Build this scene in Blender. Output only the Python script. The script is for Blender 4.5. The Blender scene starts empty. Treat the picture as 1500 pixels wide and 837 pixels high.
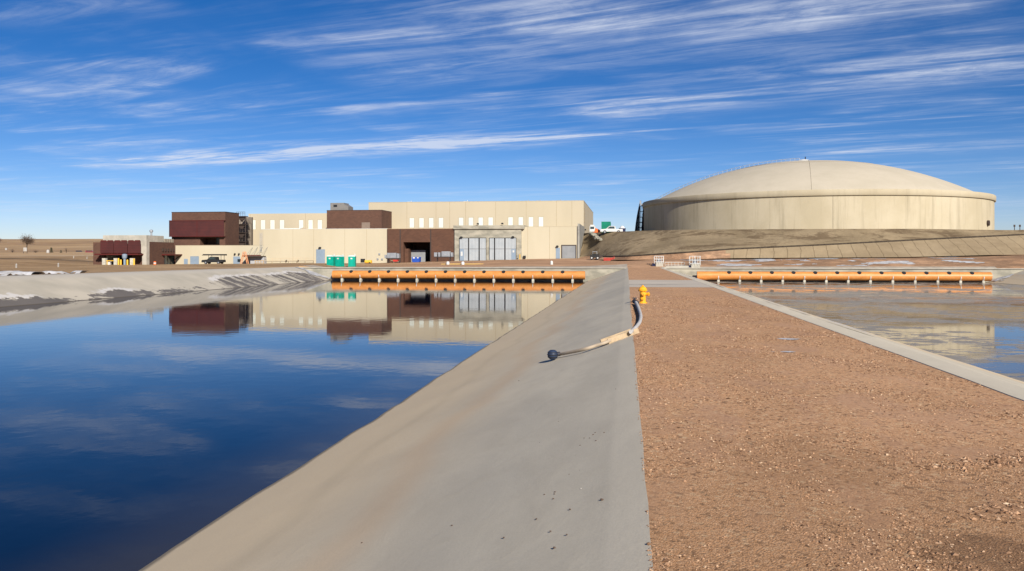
import bpy, math, random
from mathutils import Vector, noise as mn
random.seed(7)
SC = bpy.context.scene
COL = SC.collection
F = 1230.0; YH = 375.0; CZ = 2.1; TH = math.radians(7.78)
S, Cc = math.sin(TH), math.cos(TH)
WZ = -2.37

# ---- photograph measurements -> world (used only to measure; everything stands at its real depth)
def W(px, py, Y):
    a = (px-750)/F; d = Y/(Cc+a*S)
    return d*(-S+a*Cc), CZ+(YH-py)/F*d
def WX(px, Y): return W(px, 0, Y)[0]
def WZt(px, py, Y): return W(px, py, Y)[1]
def PD(px, py, d):
    a = (px-750)/F
    return Vector((d*(-S+a*Cc), d*(Cc+a*S), CZ+(YH-py)/F*d))

# ---- materials
MATS = {}
def lk(nt, a, b): nt.links.new(a, b)
def nd(nt, t, **kw):
    n = nt.nodes.new(t)
    for k, v in kw.items():
        if k in n.inputs.keys() if isinstance(k, str) else False: n.inputs[k].default_value = v
        else: setattr(n, k, v)
    return n
def mathn(nt, op, a, b=None, clamp=False, c=None):
    n = nt.nodes.new('ShaderNodeMath'); n.operation = op; n.use_clamp = clamp
    for i, v in enumerate((a, b, c)):
        if v is None: continue
        if isinstance(v, (int, float)): n.inputs[i].default_value = v
        else: lk(nt, v, n.inputs[i])
    return n.outputs[0]
def mixc(nt, f, a, b, mode='MIX'):
    n = nt.nodes.new('ShaderNodeMix'); n.data_type = 'RGBA'; n.blend_type = mode
    for i, v in ((0, f), (6, a), (7, b)):
        if isinstance(v, (int, float)): n.inputs[i].default_value = v
        elif isinstance(v, tuple): n.inputs[i].default_value = (*v[:3], 1)
        else: lk(nt, v, n.inputs[i])
    return n.outputs[2]
def ramp(nt, v, lo, hi):
    n = nt.nodes.new('ShaderNodeMapRange'); n.clamp = True
    n.interpolation_type = 'SMOOTHSTEP'
    n.inputs[1].default_value = lo; n.inputs[2].default_value = hi
    lk(nt, v, n.inputs[0]); return n.outputs[0]
def noi(nt, vec, scale, detail=4, rough=.55, sc=(1, 1, 1), dist=0):
    m = nt.nodes.new('ShaderNodeMapping'); m.inputs['Scale'].default_value = sc
    lk(nt, vec, m.inputs[0])
    n = nt.nodes.new('ShaderNodeTexNoise'); n.inputs['Scale'].default_value = scale
    n.inputs['Detail'].default_value = detail; n.inputs['Roughness'].default_value = rough
    n.inputs['Distortion'].default_value = dist
    lk(nt, m.outputs[0], n.inputs['Vector']); return n.outputs[0]
def newmat(name):
    m = bpy.data.materials.new(name); m.use_nodes = True
    nt = m.node_tree; b = nt.nodes['Principled BSDF']
    g = nt.nodes.new('ShaderNodeNewGeometry')
    return m, nt, b, g.outputs['Position']
def bump(nt, b, h, dist, strength=1.0):
    n = nt.nodes.new('ShaderNodeBump'); n.inputs['Distance'].default_value = dist
    n.inputs['Strength'].default_value = strength
    lk(nt, h, n.inputs['Height']); lk(nt, n.outputs[0], b.inputs['Normal'])
def mat(name, c1, c2=None, scale=1.0, rough=.8, metal=0, bmp=0, sc=(1, 1, 1), spec=.3, lo=.35, hi=.65, detail=5):
    if name in MATS: return MATS[name]
    m, nt, b, pos = newmat(name)
    if c2 is None: c2 = tuple(x*.85 for x in c1)
    n = noi(nt, pos, scale, detail, .6, sc)
    lk(nt, mixc(nt, ramp(nt, n, lo, hi), c2, c1), b.inputs['Base Color'])
    b.inputs['Roughness'].default_value = rough; b.inputs['Metallic'].default_value = metal
    b.inputs['Specular IOR Level'].default_value = spec
    if bmp: bump(nt, b, n, bmp)
    MATS[name] = m; return m

CONC = mat('concrete_light', (.42, .39, .33), (.33, .31, .26), .6, .9, bmp=.01)
CONCW = mat('concrete_raw', (.36, .335, .27), (.22, .21, .17), .35, .9, sc=(1, 1, 2.2))
PIERM = mat('pier_concrete', (.5, .48, .4), (.38, .36, .3), 2, .9)
TAN = mat('tan_stucco', (0.480, 0.430, 0.318), (0.446, 0.395, 0.286), .12, .9, sc=(1, 1, .25))
TAN2 = mat('tan_stucco_upper', (0.446, 0.385, 0.281), (0.416, 0.360, 0.260), .1, .9, sc=(1, 1, .25))
JOINT = mat('joint', (.36, .29, .19), rough=.9)
GREYW = mat('buried_wall_concrete', (.3, .29, .26), (.22, .21, .19), .5, .9)
def brick(name, c1, c2, mortar):
    m, nt, b, pos = newmat(name)
    mp = nt.nodes.new('ShaderNodeSeparateXYZ'); lk(nt, pos, mp.inputs[0])
    cb = nt.nodes.new('ShaderNodeCombineXYZ')
    lk(nt, mathn(nt, 'ADD', mp.outputs[0], mp.outputs[1]), cb.inputs[0]); lk(nt, mp.outputs[2], cb.inputs[1])
    t = nt.nodes.new('ShaderNodeTexBrick'); lk(nt, cb.outputs[0], t.inputs['Vector'])
    t.inputs['Color1'].default_value = (*c1, 1); t.inputs['Color2'].default_value = (*c2, 1); t.inputs['Mortar'].default_value = (*mortar, 1)
    t.inputs['Scale'].default_value = 1; t.inputs['Brick Width'].default_value = .6; t.inputs['Row Height'].default_value = .3
    t.inputs['Mortar Size'].default_value = .02
    n = noi(nt, pos, .35, 5)
    lk(nt, mixc(nt, ramp(nt, n, .3, .7), mixc(nt, .18, t.outputs[0], (0.03, .02, .02)), t.outputs[0]), b.inputs['Base Color'])
    b.inputs['Roughness'].default_value = .9; b.inputs['Specular IOR Level'].default_value = .2
    MATS[name] = m; return m
BRICK = brick('brown_brick', (.115, .058, .040), (.09, .046, .033), (.115, .07, .052))
BRICKL = brick('loading_bay_brick', (.115, .056, .035), (.09, .044, .028), (.11, .062, .045))
def redscreen():
    m, nt, b, pos = newmat('red_perforated_metal')
    sp = nt.nodes.new('ShaderNodeSeparateXYZ'); lk(nt, pos, sp.inputs[0])
    w = mathn(nt, 'FRACT', mathn(nt, 'MULTIPLY', sp.outputs[2], 2.6))
    n = noi(nt, pos, .5, 4)
    c = mixc(nt, ramp(nt, n, .3, .7), (.055, .010, .009), (.075, .013, .011))
    c = mixc(nt, mathn(nt, 'MULTIPLY', mathn(nt, 'GREATER_THAN', w, .6), .55), c, (.03, .008, .007))
    lk(nt, c, b.inputs['Base Color']); b.inputs['Roughness'].default_value = .6
    return m
RED = redscreen()
REDF = mat('red_steel', (.09, .014, .012), rough=.55)
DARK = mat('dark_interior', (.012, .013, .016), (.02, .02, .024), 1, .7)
BLACK = mat('black_rubber', (.02, .02, .022), rough=.7)
GLASS = mat('dark_glass', (.03, .05, .055), (.02, .03, .035), .4, .08, spec=.6)
WINW = mat('translucent_white_panel', (.62, .64, .57), (.56, .60, .55), .6, .35)
DOORG = mat('grey_blue_door', (.22, .28, .35), (.19, .25, .32), .6, .55)
DOORL = mat('pale_steel_door', (.38, .41, .43), (.34, .375, .40), .7, .5)
DOORM = mat('mid_grey_door', (.24, .25, .26), (.20, .21, .22), .7, .5)
STEEL = mat('galvanised_steel', (.42, .44, .46), (.34, .36, .38), 2, .45, .6)
WHITE = mat('white_paint', (.62, .62, .6), (.52, .52, .5), 1, .5)
YEL = mat('yellow_paint', (.75, .45, .05), (.65, .38, .04), 2, .5)
ORG = mat('orange_plastic', (.8, .16, .04), rough=.5)
TEAL = mat('teal_plastic', (.0, .33, .24), (.0, .28, .2), 1.5, .45)
TEALR = mat('pale_teal_roof', (.55, .68, .64), rough=.5)
BLUE = mat('blue_paint', (.02, .08, .4), (.015, .05, .28), 1.5, .5)
NAVY = mat('navy_paint', (.01, .015, .06), rough=.5)
GREEN = mat('green_paint', (.0, .2, .12), (.0, .16, .1), 1, .5)
REDP = mat('red_paint', (.5, .04, .03), rough=.5)
BROWNM = mat('dark_brown_equipment', (.05, .035, .03), rough=.6)
WOOD = mat('tan_wood', (.44, .33, .21), (.33, .245, .15), 6, .8, sc=(1, 1, 1))
CANVAS = mat('grey_canvas_hose', (.5, .48, .46), (.38, .37, .36), 6, .9)
HYD = mat('hydrant_yellow', (.85, .4, .02), (.72, .31, .015), 9, .35, spec=.5)
HYDD = mat('dark_iron', (.04, .04, .05), rough=.6)
STRN = mat('blue_black_strainer', (.025, .04, .08), rough=.5)
SNOW = mat('snow', (.48, .48, .50), (.33, .32, .31), 1.2, .7, bmp=.05)
BARK = mat('bark', (.09, .065, .05), (.06, .045, .035), 5, .9)
TWIG = mat('bare_twigs', (.16, .11, .08), (.1, .07, .05), 3, .9)
EVG = mat('evergreen_foliage', (.05, .06, .03), (.03, .04, .02), 1.5, .9)

def pipe_mat():
    m, nt, b, pos = newmat('orange_pipe_coating')
    sp = nt.nodes.new('ShaderNodeSeparateXYZ'); lk(nt, pos, sp.inputs[0])
    n = noi(nt, pos, .8, 5, .6, (1, 3, 3)); n2 = noi(nt, pos, 6, 4, .6, (3, 1, .5))
    c = mixc(nt, ramp(nt, n, .3, .7), (.52, .20, .045), (.62, .26, .07))
    c = mixc(nt, mathn(nt, 'MULTIPLY', ramp(nt, n2, .48, .7), .6), c, (0.301, 0.096, 0.023))
    lk(nt, c, b.inputs['Base Color']); b.inputs['Roughness'].default_value = .45; b.inputs['Specular IOR Level'].default_value = .4
    return m
PIPE = pipe_mat()

def water_mat():
    m, nt, b, pos = newmat('still_water')
    b.inputs['Base Color'].default_value = (.002, .006, .018, 1)
    b.inputs['Roughness'].default_value = .03; b.inputs['IOR'].default_value = 1.33; b.inputs['Specular IOR Level'].default_value = .5
    b.inputs['Specular IOR Level'].default_value = .30
    sp = nt.nodes.new('ShaderNodeSeparateXYZ'); lk(nt, pos, sp.inputs[0])
    n0 = noi(nt, pos, .4, 4)
    shallow = ramp(nt, mathn(nt, 'ADD', sp.outputs[0], mathn(nt, 'MULTIPLY', n0, .5)), -9.2, -6.4)
    lk(nt, mixc(nt, shallow, (.002, .005, .014), (.030, .025, .020)), b.inputs['Base Color'])
    n = noi(nt, pos, 1.1, 3, .5, (1, 1, 1)); n2 = noi(nt, pos, .25, 3, .5, (1, .6, 1))
    bump(nt, b, mathn(nt, 'ADD', n, n2), .005, .6)
    return m
WATER = water_mat()

def ice_mat():
    m, nt, b, pos = newmat('wet_ice')
    out = nt.nodes['Material Output']
    n1 = noi(nt, pos, .055, 6, .62, (1.1, 1.1, 1), 1.3)
    n2 = noi(nt, pos, .30, 6, .65, (.9, 1.2, 1), 1.5)
    n3 = noi(nt, pos, 1.6, 5, .7, (.5, 1.5, 1), .5)
    mix = mathn(nt, 'ADD', mathn(nt, 'ADD', mathn(nt, 'MULTIPLY', n1, .36), mathn(nt, 'MULTIPLY', n2, .36)), mathn(nt, 'MULTIPLY', n3, .32))
    wet = ramp(nt, mix, .500, .518)           # 1 = standing water film
    ice = mixc(nt, ramp(nt, n2, .35, .62), (0.240, 0.213, 0.171), (0.340, 0.312, 0.257))
    dk = ramp(nt, mathn(nt, 'ADD', mathn(nt, 'MULTIPLY', n3, .6), mathn(nt, 'MULTIPLY', n2, .4)), .53, .60)
    ice = mixc(nt, ramp(nt, mathn(nt, 'ADD', mathn(nt, 'MULTIPLY', n1, .5), mathn(nt, 'MULTIPLY', n3, .5)), .52, .58), ice, (.40, .37, .31))
    ice = mixc(nt, mathn(nt, 'MULTIPLY', dk, .7), ice, (0.088, 0.074, 0.063))
    c = mixc(nt, wet, ice, (0.088, 0.076, 0.057))
    lk(nt, c, b.inputs['Base Color'])
    lk(nt, mathn(nt, 'SUBTRACT', .5, mathn(nt, 'MULTIPLY', wet, .46)), b.inputs['Roughness'])
    b.inputs['IOR'].default_value = 1.33
    bump(nt, b, mathn(nt, 'MULTIPLY', n3, mathn(nt, 'SUBTRACT', 1.02, wet)), .012, .5)
    return m
ICE = ice_mat()

def slope_mat(name, wz=WZ, near=True):
    m, nt, b, pos = newmat(name)
    sp = nt.nodes.new('ShaderNodeSeparateXYZ'); lk(nt, pos, sp.inputs[0])
    X, Y, Z = sp.outputs
    n1 = noi(nt, pos, .22, 6, .6, (1, .45, 1), .6)
    n2 = noi(nt, pos, 1.7, 6, .65, (1, .5, 1), .4)
    n3 = noi(nt, pos, 45, 4, .7)
    c = mixc(nt, ramp(nt, n1, .3, .7), (0.442, 0.399, 0.321), (0.565, 0.504, 0.392))
    c = mixc(nt, mathn(nt, 'MULTIPLY', ramp(nt, n2, .35, .75), .35), c, (0.393, 0.344, 0.263))
    # tan sediment lower on the slope
    lowz = ramp(nt, Z, -.9, -1.9)
    c = mixc(nt, mathn(nt, 'MULTIPLY', ramp(nt, Z, -.5, -1.9), .8), c, (0.605, 0.472, 0.303))
    # one old rust-tan run line, along the basin
    wob = noi(nt, pos, .12, 3, .5, (.2, 1, 1))
    t = mathn(nt, 'ABSOLUTE', mathn(nt, 'ADD', Z, mathn(nt, 'ADD', 1.15, mathn(nt, 'MULTIPLY', mathn(nt, 'SUBTRACT', wob, .5), 1.2))))
    c = mixc(nt, mathn(nt, 'MULTIPLY', ramp(nt, t, .22, .0), .3), c, (0.541, 0.351, 0.193))
    t3 = mathn(nt, 'ABSOLUTE', mathn(nt, 'ADD', Z, mathn(nt, 'ADD', 1.7, mathn(nt, 'MULTIPLY', mathn(nt, 'SUBTRACT', wob, .5), .9))))
    c = mixc(nt, mathn(nt, 'MULTIPLY', ramp(nt, t3, .12, .0), .18), c, (0.360, 0.290, 0.193))
    # paler trowelled edge beam at the top
    c = mixc(nt, mathn(nt, 'MULTIPLY', ramp(nt, Z, -.13, -.09), .3), c, (0.686, 0.610, 0.475))
    # wet line at the water
    w = mathn(nt, 'ADD', Z, mathn(nt, 'MULTIPLY', n2, -.04))
    c = mixc(nt, mathn(nt, 'MULTIPLY', ramp(nt, w, wz+.05, wz-.0), .8), c, (0.098, 0.084, 0.065))
    c = mixc(nt, mathn(nt, 'MULTIPLY', ramp(nt, n3, .3, .75), .22), c, (0.262, 0.236, 0.193))
    lk(nt, c, b.inputs['Base Color']); b.inputs['Roughness'].default_value = .92; b.inputs['Specular IOR Level'].default_value = .2
    h = mathn(nt, 'ADD', mathn(nt, 'MULTIPLY', n2, 1.0), mathn(nt, 'MULTIPLY', n3, .12))
    bump(nt, b, h, .015, .6)
    return m
SLOPE = slope_mat('sprayed_concrete_slope')

def bank_mat():
    m, nt, b, pos = newmat('bank_concrete_wet')
    sp = nt.nodes.new('ShaderNodeSeparateXYZ'); lk(nt, pos, sp.inputs[0])
    X, Y, Z = sp.outputs
    n1 = noi(nt, pos, .2, 5)
    c = mixc(nt, ramp(nt, n1, .3, .7), (0.378, 0.344, 0.280), (0.479, 0.429, 0.347))
    c = mixc(nt, ramp(nt, Z, -.5, -.05), c, (0.429, 0.393, 0.335))
    cy = nt.nodes.new('ShaderNodeCombineXYZ'); lk(nt, Y, cy.inputs[1]); lk(nt, mathn(nt, 'MULTIPLY', X, .035), cy.inputs[0])
    st = noi(nt, cy.outputs[0], .55, 5, .75)          # runs straight down the bank
    big = noi(nt, cy.outputs[0], .055, 2, .5)
    blob = noi(nt, pos, .45, 6, .7, (1, .38, 1), 1.0)
    lf = ramp(nt, Y, 112, 98)
    st = mathn(nt, 'ADD', mathn(nt, 'MULTIPLY', st, mathn(nt, 'SUBTRACT', 1, mathn(nt, 'MULTIPLY', lf, .75))), mathn(nt, 'MULTIPLY', blob, mathn(nt, 'MULTIPLY', lf, .75)))
    start = mathn(nt, 'ADD', mathn(nt, 'ADD', -2.8, mathn(nt, 'MULTIPLY', ramp(nt, Y, 92, 125), .8)), mathn(nt, 'MULTIPLY', big, 1.9))   # height where the melt starts
    fine = noi(nt, pos, .9, 4, .7)
    start = mathn(nt, 'ADD', start, mathn(nt, 'MULTIPLY', mathn(nt, 'SUBTRACT', fine, .5), 1.1))
    below = ramp(nt, mathn(nt, 'SUBTRACT', start, Z), 0, .04)
    amt = mathn(nt, 'ADD', mathn(nt, 'ADD', st, mathn(nt, 'MULTIPLY', ramp(nt, Y, 105, 90), .06)), mathn(nt, 'MULTIPLY', mathn(nt, 'SUBTRACT', big, .5), .45))
    wet = mathn(nt, 'MULTIPLY', below, ramp(nt, mathn(nt, 'ADD', amt, mathn(nt, 'MULTIPLY', mathn(nt, 'SUBTRACT', fine, .5), .28)), .48, .545))
    c = mixc(nt, mathn(nt, 'MULTIPLY', wet, .78), c, (0.045, 0.039, 0.047))
    # frost remnant in a thin line above the wet
    fr = mathn(nt, 'MULTIPLY', ramp(nt, mathn(nt, 'SUBTRACT', Z, start), 0, .03), ramp(nt, mathn(nt, 'SUBTRACT', Z, start), .33, .22))
    fr = mathn(nt, 'MULTIPLY', fr, ramp(nt, mathn(nt, 'ADD', big, mathn(nt, 'MULTIPLY', st, .3)), .60, .66))
    c = mixc(nt, mathn(nt, 'MULTIPLY', fr, .6), c, (0.601, 0.586, 0.585))
    c = mixc(nt, ramp(nt, Z, WZ+.06, WZ+.02), c, (0.101, 0.085, 0.067))
    lk(nt, c, b.inputs['Base Color'])
    b.inputs['Roughness'].default_value = .85; b.inputs['Specular IOR Level'].default_value = .2
    return m
BANK = bank_mat()

def gravel_mat():
    m, nt, b, pos = newmat('gravel')
    sp = nt.nodes.new('ShaderNodeSeparateXYZ'); lk(nt, pos, sp.inputs[0])
    X, Y, Z = sp.outputs
    def vor(scale):
        v = nt.nodes.new('ShaderNodeTexVoronoi'); v.inputs['Scale'].default_value = scale
        lk(nt, pos, v.inputs['Vector']); return v
    v1, v2 = vor(62), vor(24)
    n0 = noi(nt, pos, .35, 5, .6, (1, .6, 1)); n1 = noi(nt, pos, 4, 5, .7)
    base = mixc(nt, ramp(nt, n0, .32, .68), (0.400, 0.215, 0.104), (0.514, 0.280, 0.142))
    h1 = nt.nodes.new('ShaderNodeSeparateColor'); lk(nt, v1.outputs['Color'], h1.inputs[0])
    h2 = nt.nodes.new('ShaderNodeSeparateColor'); lk(nt, v2.outputs['Color'], h2.inputs[0])
    c = mixc(nt, mathn(nt, 'MULTIPLY', ramp(nt, h1.outputs[0], .3, 1), .5), base, (0.788, 0.532, 0.333))
    c = mixc(nt, mathn(nt, 'MULTIPLY', ramp(nt, h1.outputs[1], .55, 1), .65), c, (0.174, 0.093, 0.049))
    c = mixc(nt, mathn(nt, 'MULTIPLY', mathn(nt, 'GREATER_THAN', h2.outputs[0], .93), .55), c, (0.616, 0.450, 0.275))
    c = mixc(nt, mathn(nt, 'MULTIPLY', mathn(nt, 'GREATER_THAN', h2.outputs[1], .90), .7), c, (0.120, 0.069, 0.040))
    c = mixc(nt, mathn(nt, 'MULTIPLY', ramp(nt, n1, .5, .75), .4), c, (0.253, 0.136, 0.067))
    cl = noi(nt, pos, .9, 5, .65, (1, .7, 1), .8); rut = noi(nt, pos, .55, 4, .6, (1.6, .12, 1))
    sandy = ramp(nt, mathn(nt, 'ADD', mathn(nt, 'MULTIPLY', cl, .6), mathn(nt, 'MULTIPLY', rut, .4)), .47, .58)
    c = mixc(nt, mathn(nt, 'MULTIPLY', sandy, .55), c, mixc(nt, ramp(nt, n0, .3, .7), (0.352, 0.203, 0.126), (0.414, 0.249, 0.154)))
    # damp areas
    def spot(cx, cy, sx, sy):
        dx = mathn(nt, 'MULTIPLY', mathn(nt, 'SUBTRACT', X, cx), 1/sx); dy = mathn(nt, 'MULTIPLY', mathn(nt, 'SUBTRACT', Y, cy), 1/sy)
        r = mathn(nt, 'SQRT', mathn(nt, 'ADD', mathn(nt, 'MULTIPLY', dx, dx), mathn(nt, 'MULTIPLY', dy, dy)))
        r = mathn(nt, 'ADD', r, mathn(nt, 'MULTIPLY', mathn(nt, 'SUBTRACT', noi(nt, pos, 1.3, 6, .7), .5), 3.4))
        return ramp(nt, r, 1.15, .55)
    d1 = spot(2.65, 6.2, .62, .55)
    c = mixc(nt, mathn(nt, 'MULTIPLY', d1, .66), c, (0.074, 0.037, 0.022))
    d2 = spot(1.9, 9.0, .9, 1.3)
    c = mixc(nt, mathn(nt, 'MULTIPLY', d2, .22), c, (0.187, 0.103, 0.049))
    near = ramp(nt, Y, 12, 5)
    c = mixc(nt, mathn(nt, 'MULTIPLY', near, .5), c, (0.253, 0.144, 0.073))
    lk(nt, c, b.inputs['Base Color']); b.inputs['Roughness'].default_value = .95; b.inputs['Specular IOR Level'].default_value = .15
    hh = mathn(nt, 'ADD', mathn(nt, 'MULTIPLY', mathn(nt, 'MULTIPLY', v1.outputs['Distance'], -.6), mathn(nt, 'SUBTRACT', 1.1, mathn(nt, 'MULTIPLY', sandy, .7))), mathn(nt, 'ADD', mathn(nt, 'MULTIPLY', n1, .6), mathn(nt, 'MULTIPLY', cl, .8)))
    bump(nt, b, hh, .018, .55)
    return m
GRAVEL = gravel_mat()

def stone_mat():
    m, nt, b, pos = newmat('stones')
    g = nt.nodes.new('ShaderNodeNewGeometry')
    cr = nt.nodes.new('ShaderNodeValToRGB'); lk(nt, g.outputs['Random Per Island'], cr.inputs[0])
    e = cr.color_ramp.elements
    e[0].position = 0; e[0].color = (0.097, 0.053, 0.031, 1); e[1].position = 1; e[1].color = (0.616, 0.459, 0.312, 1)
    for p, c in ((.22, (0.211, 0.119, 0.070, 1)), (.5, (0.326, 0.193, 0.113, 1)), (.8, (0.405, 0.246, 0.148, 1)), (.94, (0.484, 0.328, 0.211, 1))):
        x = e.new(p); x.color = c
    lk(nt, cr.outputs[0], b.inputs['Base Color']); b.inputs['Roughness'].default_value = .95; b.inputs['Specular IOR Level'].default_value = .1
    return m
STONE = stone_mat()

def dirt_mat():
    m, nt, b, pos = newmat('dirt')
    sp = nt.nodes.new('ShaderNodeSeparateXYZ'); lk(nt, pos, sp.inputs[0])
    X, Y, Z = sp.outputs
    n1 = noi(nt, pos, .06, 7, .65, (.6, 1.4, 1), .6); n2 = noi(nt, pos, .5, 6, .7, (.5, 1.3, 1))
    n3 = noi(nt, pos, 3, 4, .7)
    right = ramp(nt, X, -75, -30)
    base = mixc(nt, right, mixc(nt, ramp(nt, n1, .35, .65), (0.257, 0.167, 0.087), (0.392, 0.263, 0.145)), mixc(nt, ramp(nt, n1, .35, .65), (0.338, 0.199, 0.116), (0.472, 0.289, 0.175)))
    c = mixc(nt, mathn(nt, 'MULTIPLY', ramp(nt, n2, .52, .7), .55), base, (0.176, 0.109, 0.064))
    lm = ramp(nt, X, -110, -150)
    yw = mathn(nt, 'ADD', Y, mathn(nt, 'MULTIPLY', mathn(nt, 'SUBTRACT', n1, .5), 30))
    dkb = mathn(nt, 'MULTIPLY', ramp(nt, yw, 216, 224), ramp(nt, yw, 240, 230))
    c = mixc(nt, mathn(nt, 'MULTIPLY', mathn(nt, 'MULTIPLY', dkb, lm), .7), c, (.085, .06, .04))
    plb = mathn(nt, 'MULTIPLY', ramp(nt, yw, 290, 300), ramp(nt, yw, 360, 340))
    c = mixc(nt, mathn(nt, 'MULTIPLY', mathn(nt, 'MULTIPLY', plb, lm), .8), c, (.48, .38, .26))
    # damp ground at the foot of the tank embankment
    foot = mathn(nt, 'MULTIPLY', ramp(nt, X, 0, 14), ramp(nt, n2, .40, .55))
    c = mixc(nt, mathn(nt, 'MULTIPLY', foot, .6), c, (0.162, 0.103, 0.067))
    c = mixc(nt, mathn(nt, 'MULTIPLY', ramp(nt, n3, .5, .8), .25), c, (0.540, 0.385, 0.255))
    lk(nt, c, b.inputs['Base Color']); b.inputs['Roughness'].default_value = .95; b.inputs['Specular IOR Level'].default_value = .1
    bump(nt, b, mathn(nt, 'ADD', n2, mathn(nt, 'MULTIPLY', n3, .2)), .35, .8)
    return m
DIRT = dirt_mat()

def emb_mat():
    m, nt, b, pos = newmat('embankment_matting')
    sp = nt.nodes.new('ShaderNodeSeparateXYZ'); lk(nt, pos, sp.inputs[0])
    X, Y, Z = sp.outputs
    n1 = noi(nt, pos, .07, 6, .6, (1, 1, 1), .8); n2 = noi(nt, pos, .6, 6, .7, (1, .4, 1.6)); n4 = noi(nt, pos, .16, 6, .72, (.55, 1, 2.2), .8)
    c = mixc(nt, ramp(nt, n1, .35, .65), (0.217, 0.165, 0.100), (0.291, 0.224, 0.139))
    c = mixc(nt, mathn(nt, 'MULTIPLY', ramp(nt, n2, .45, .75), .45), c, (0.158, 0.117, 0.070))
    c = mixc(nt, mathn(nt, 'MULTIPLY', ramp(nt, n4, .50, .60), .8), c, (0.115, 0.080, 0.048))
    lk(nt, c, b.inputs['Base Color']); b.inputs['Roughness'].default_value = .95; b.inputs['Specular IOR Level'].default_value = .1
    bump(nt, b, n2, .3, .8)
    return m
EMB = emb_mat()
def emb2_mat():
    m, nt, b, pos = newmat('slope_erosion_blanket')
    sp = nt.nodes.new('ShaderNodeSeparateXYZ'); lk(nt, pos, sp.inputs[0])
    X, Y, Z = sp.outputs
    n2 = noi(nt, pos, .9, 6, .7, (1, .5, .5)); n1 = noi(nt, pos, .15, 4)
    c = mixc(nt, ramp(nt, n1, .35, .65), (0.269, 0.204, 0.125), (0.328, 0.253, 0.158))
    c = mixc(nt, mathn(nt, 'MULTIPLY', ramp(nt, n2, .45, .75), .35), c, (0.199, 0.150, 0.092))
    u = mathn(nt, 'ADD', mathn(nt, 'MULTIPLY', X, 1/2.45), mathn(nt, 'ADD', mathn(nt, 'MULTIPLY', n1, .5), mathn(nt, 'MULTIPLY', Z, -.12)))
    seam = mathn(nt, 'LESS_THAN', mathn(nt, 'FRACT', u), .06)
    c = mixc(nt, mathn(nt, 'MULTIPLY', seam, .55), c, (0.099, 0.073, 0.042))
    lk(nt, c, b.inputs['Base Color']); b.inputs['Roughness'].default_value = .95; b.inputs['Specular IOR Level'].default_value = .1
    bump(nt, b, n2, .15, .8)
    return m
EMB2 = emb2_mat()
def hills_mat():
    m, nt, b, pos = newmat('dry_grassland')
    n1 = noi(nt, pos, .004, 6, .65, (1, .5, 1)); n2 = noi(nt, pos, .03, 6, .7, (1, .25, 1))
    c = mixc(nt, ramp(nt, n1, .35, .65), (0.325, 0.206, 0.115), (0.442, 0.302, 0.170))
    c = mixc(nt, mathn(nt, 'MULTIPLY', ramp(nt, n2, .46, .62), .7), c, (0.169, 0.115, 0.071))
    lk(nt, c, b.inputs['Base Color']); b.inputs['Roughness'].default_value = .95; b.inputs['Specular IOR Level'].default_value = .05
    return m
HILL = hills_mat()
def tank_mat(name, c1, c2, st):
    m, nt, b, pos = newmat(name)
    n1 = noi(nt, pos, .14, 5, .6, (1, 1, .6)); n2 = noi(nt, pos, .7, 6, .7, (1, 1, .06)); n3 = noi(nt, pos, 1.5, 5, .7)
    c = mixc(nt, ramp(nt, n1, .3, .7), c1, c2)
    c = mixc(nt, mathn(nt, 'MULTIPLY', ramp(nt, n2, .48, .72), st), c, tuple(x*.62 for x in c1))
    c = mixc(nt, mathn(nt, 'MULTIPLY', ramp(nt, n3, .5, .8), .18), c, tuple(x*.8 for x in c1))
    lk(nt, c, b.inputs['Base Color']); b.inputs['Roughness'].default_value = .9; b.inputs['Specular IOR Level'].default_value = .15
    return m
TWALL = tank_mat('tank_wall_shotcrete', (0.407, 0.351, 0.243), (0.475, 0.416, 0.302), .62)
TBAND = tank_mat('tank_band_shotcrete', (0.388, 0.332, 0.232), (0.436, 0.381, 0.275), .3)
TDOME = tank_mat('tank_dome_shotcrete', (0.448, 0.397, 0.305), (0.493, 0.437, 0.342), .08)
CORR = mat('crushed_rock_pad', (.40, .35, .28), (.33, .28, .22), .8, .95)

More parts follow.
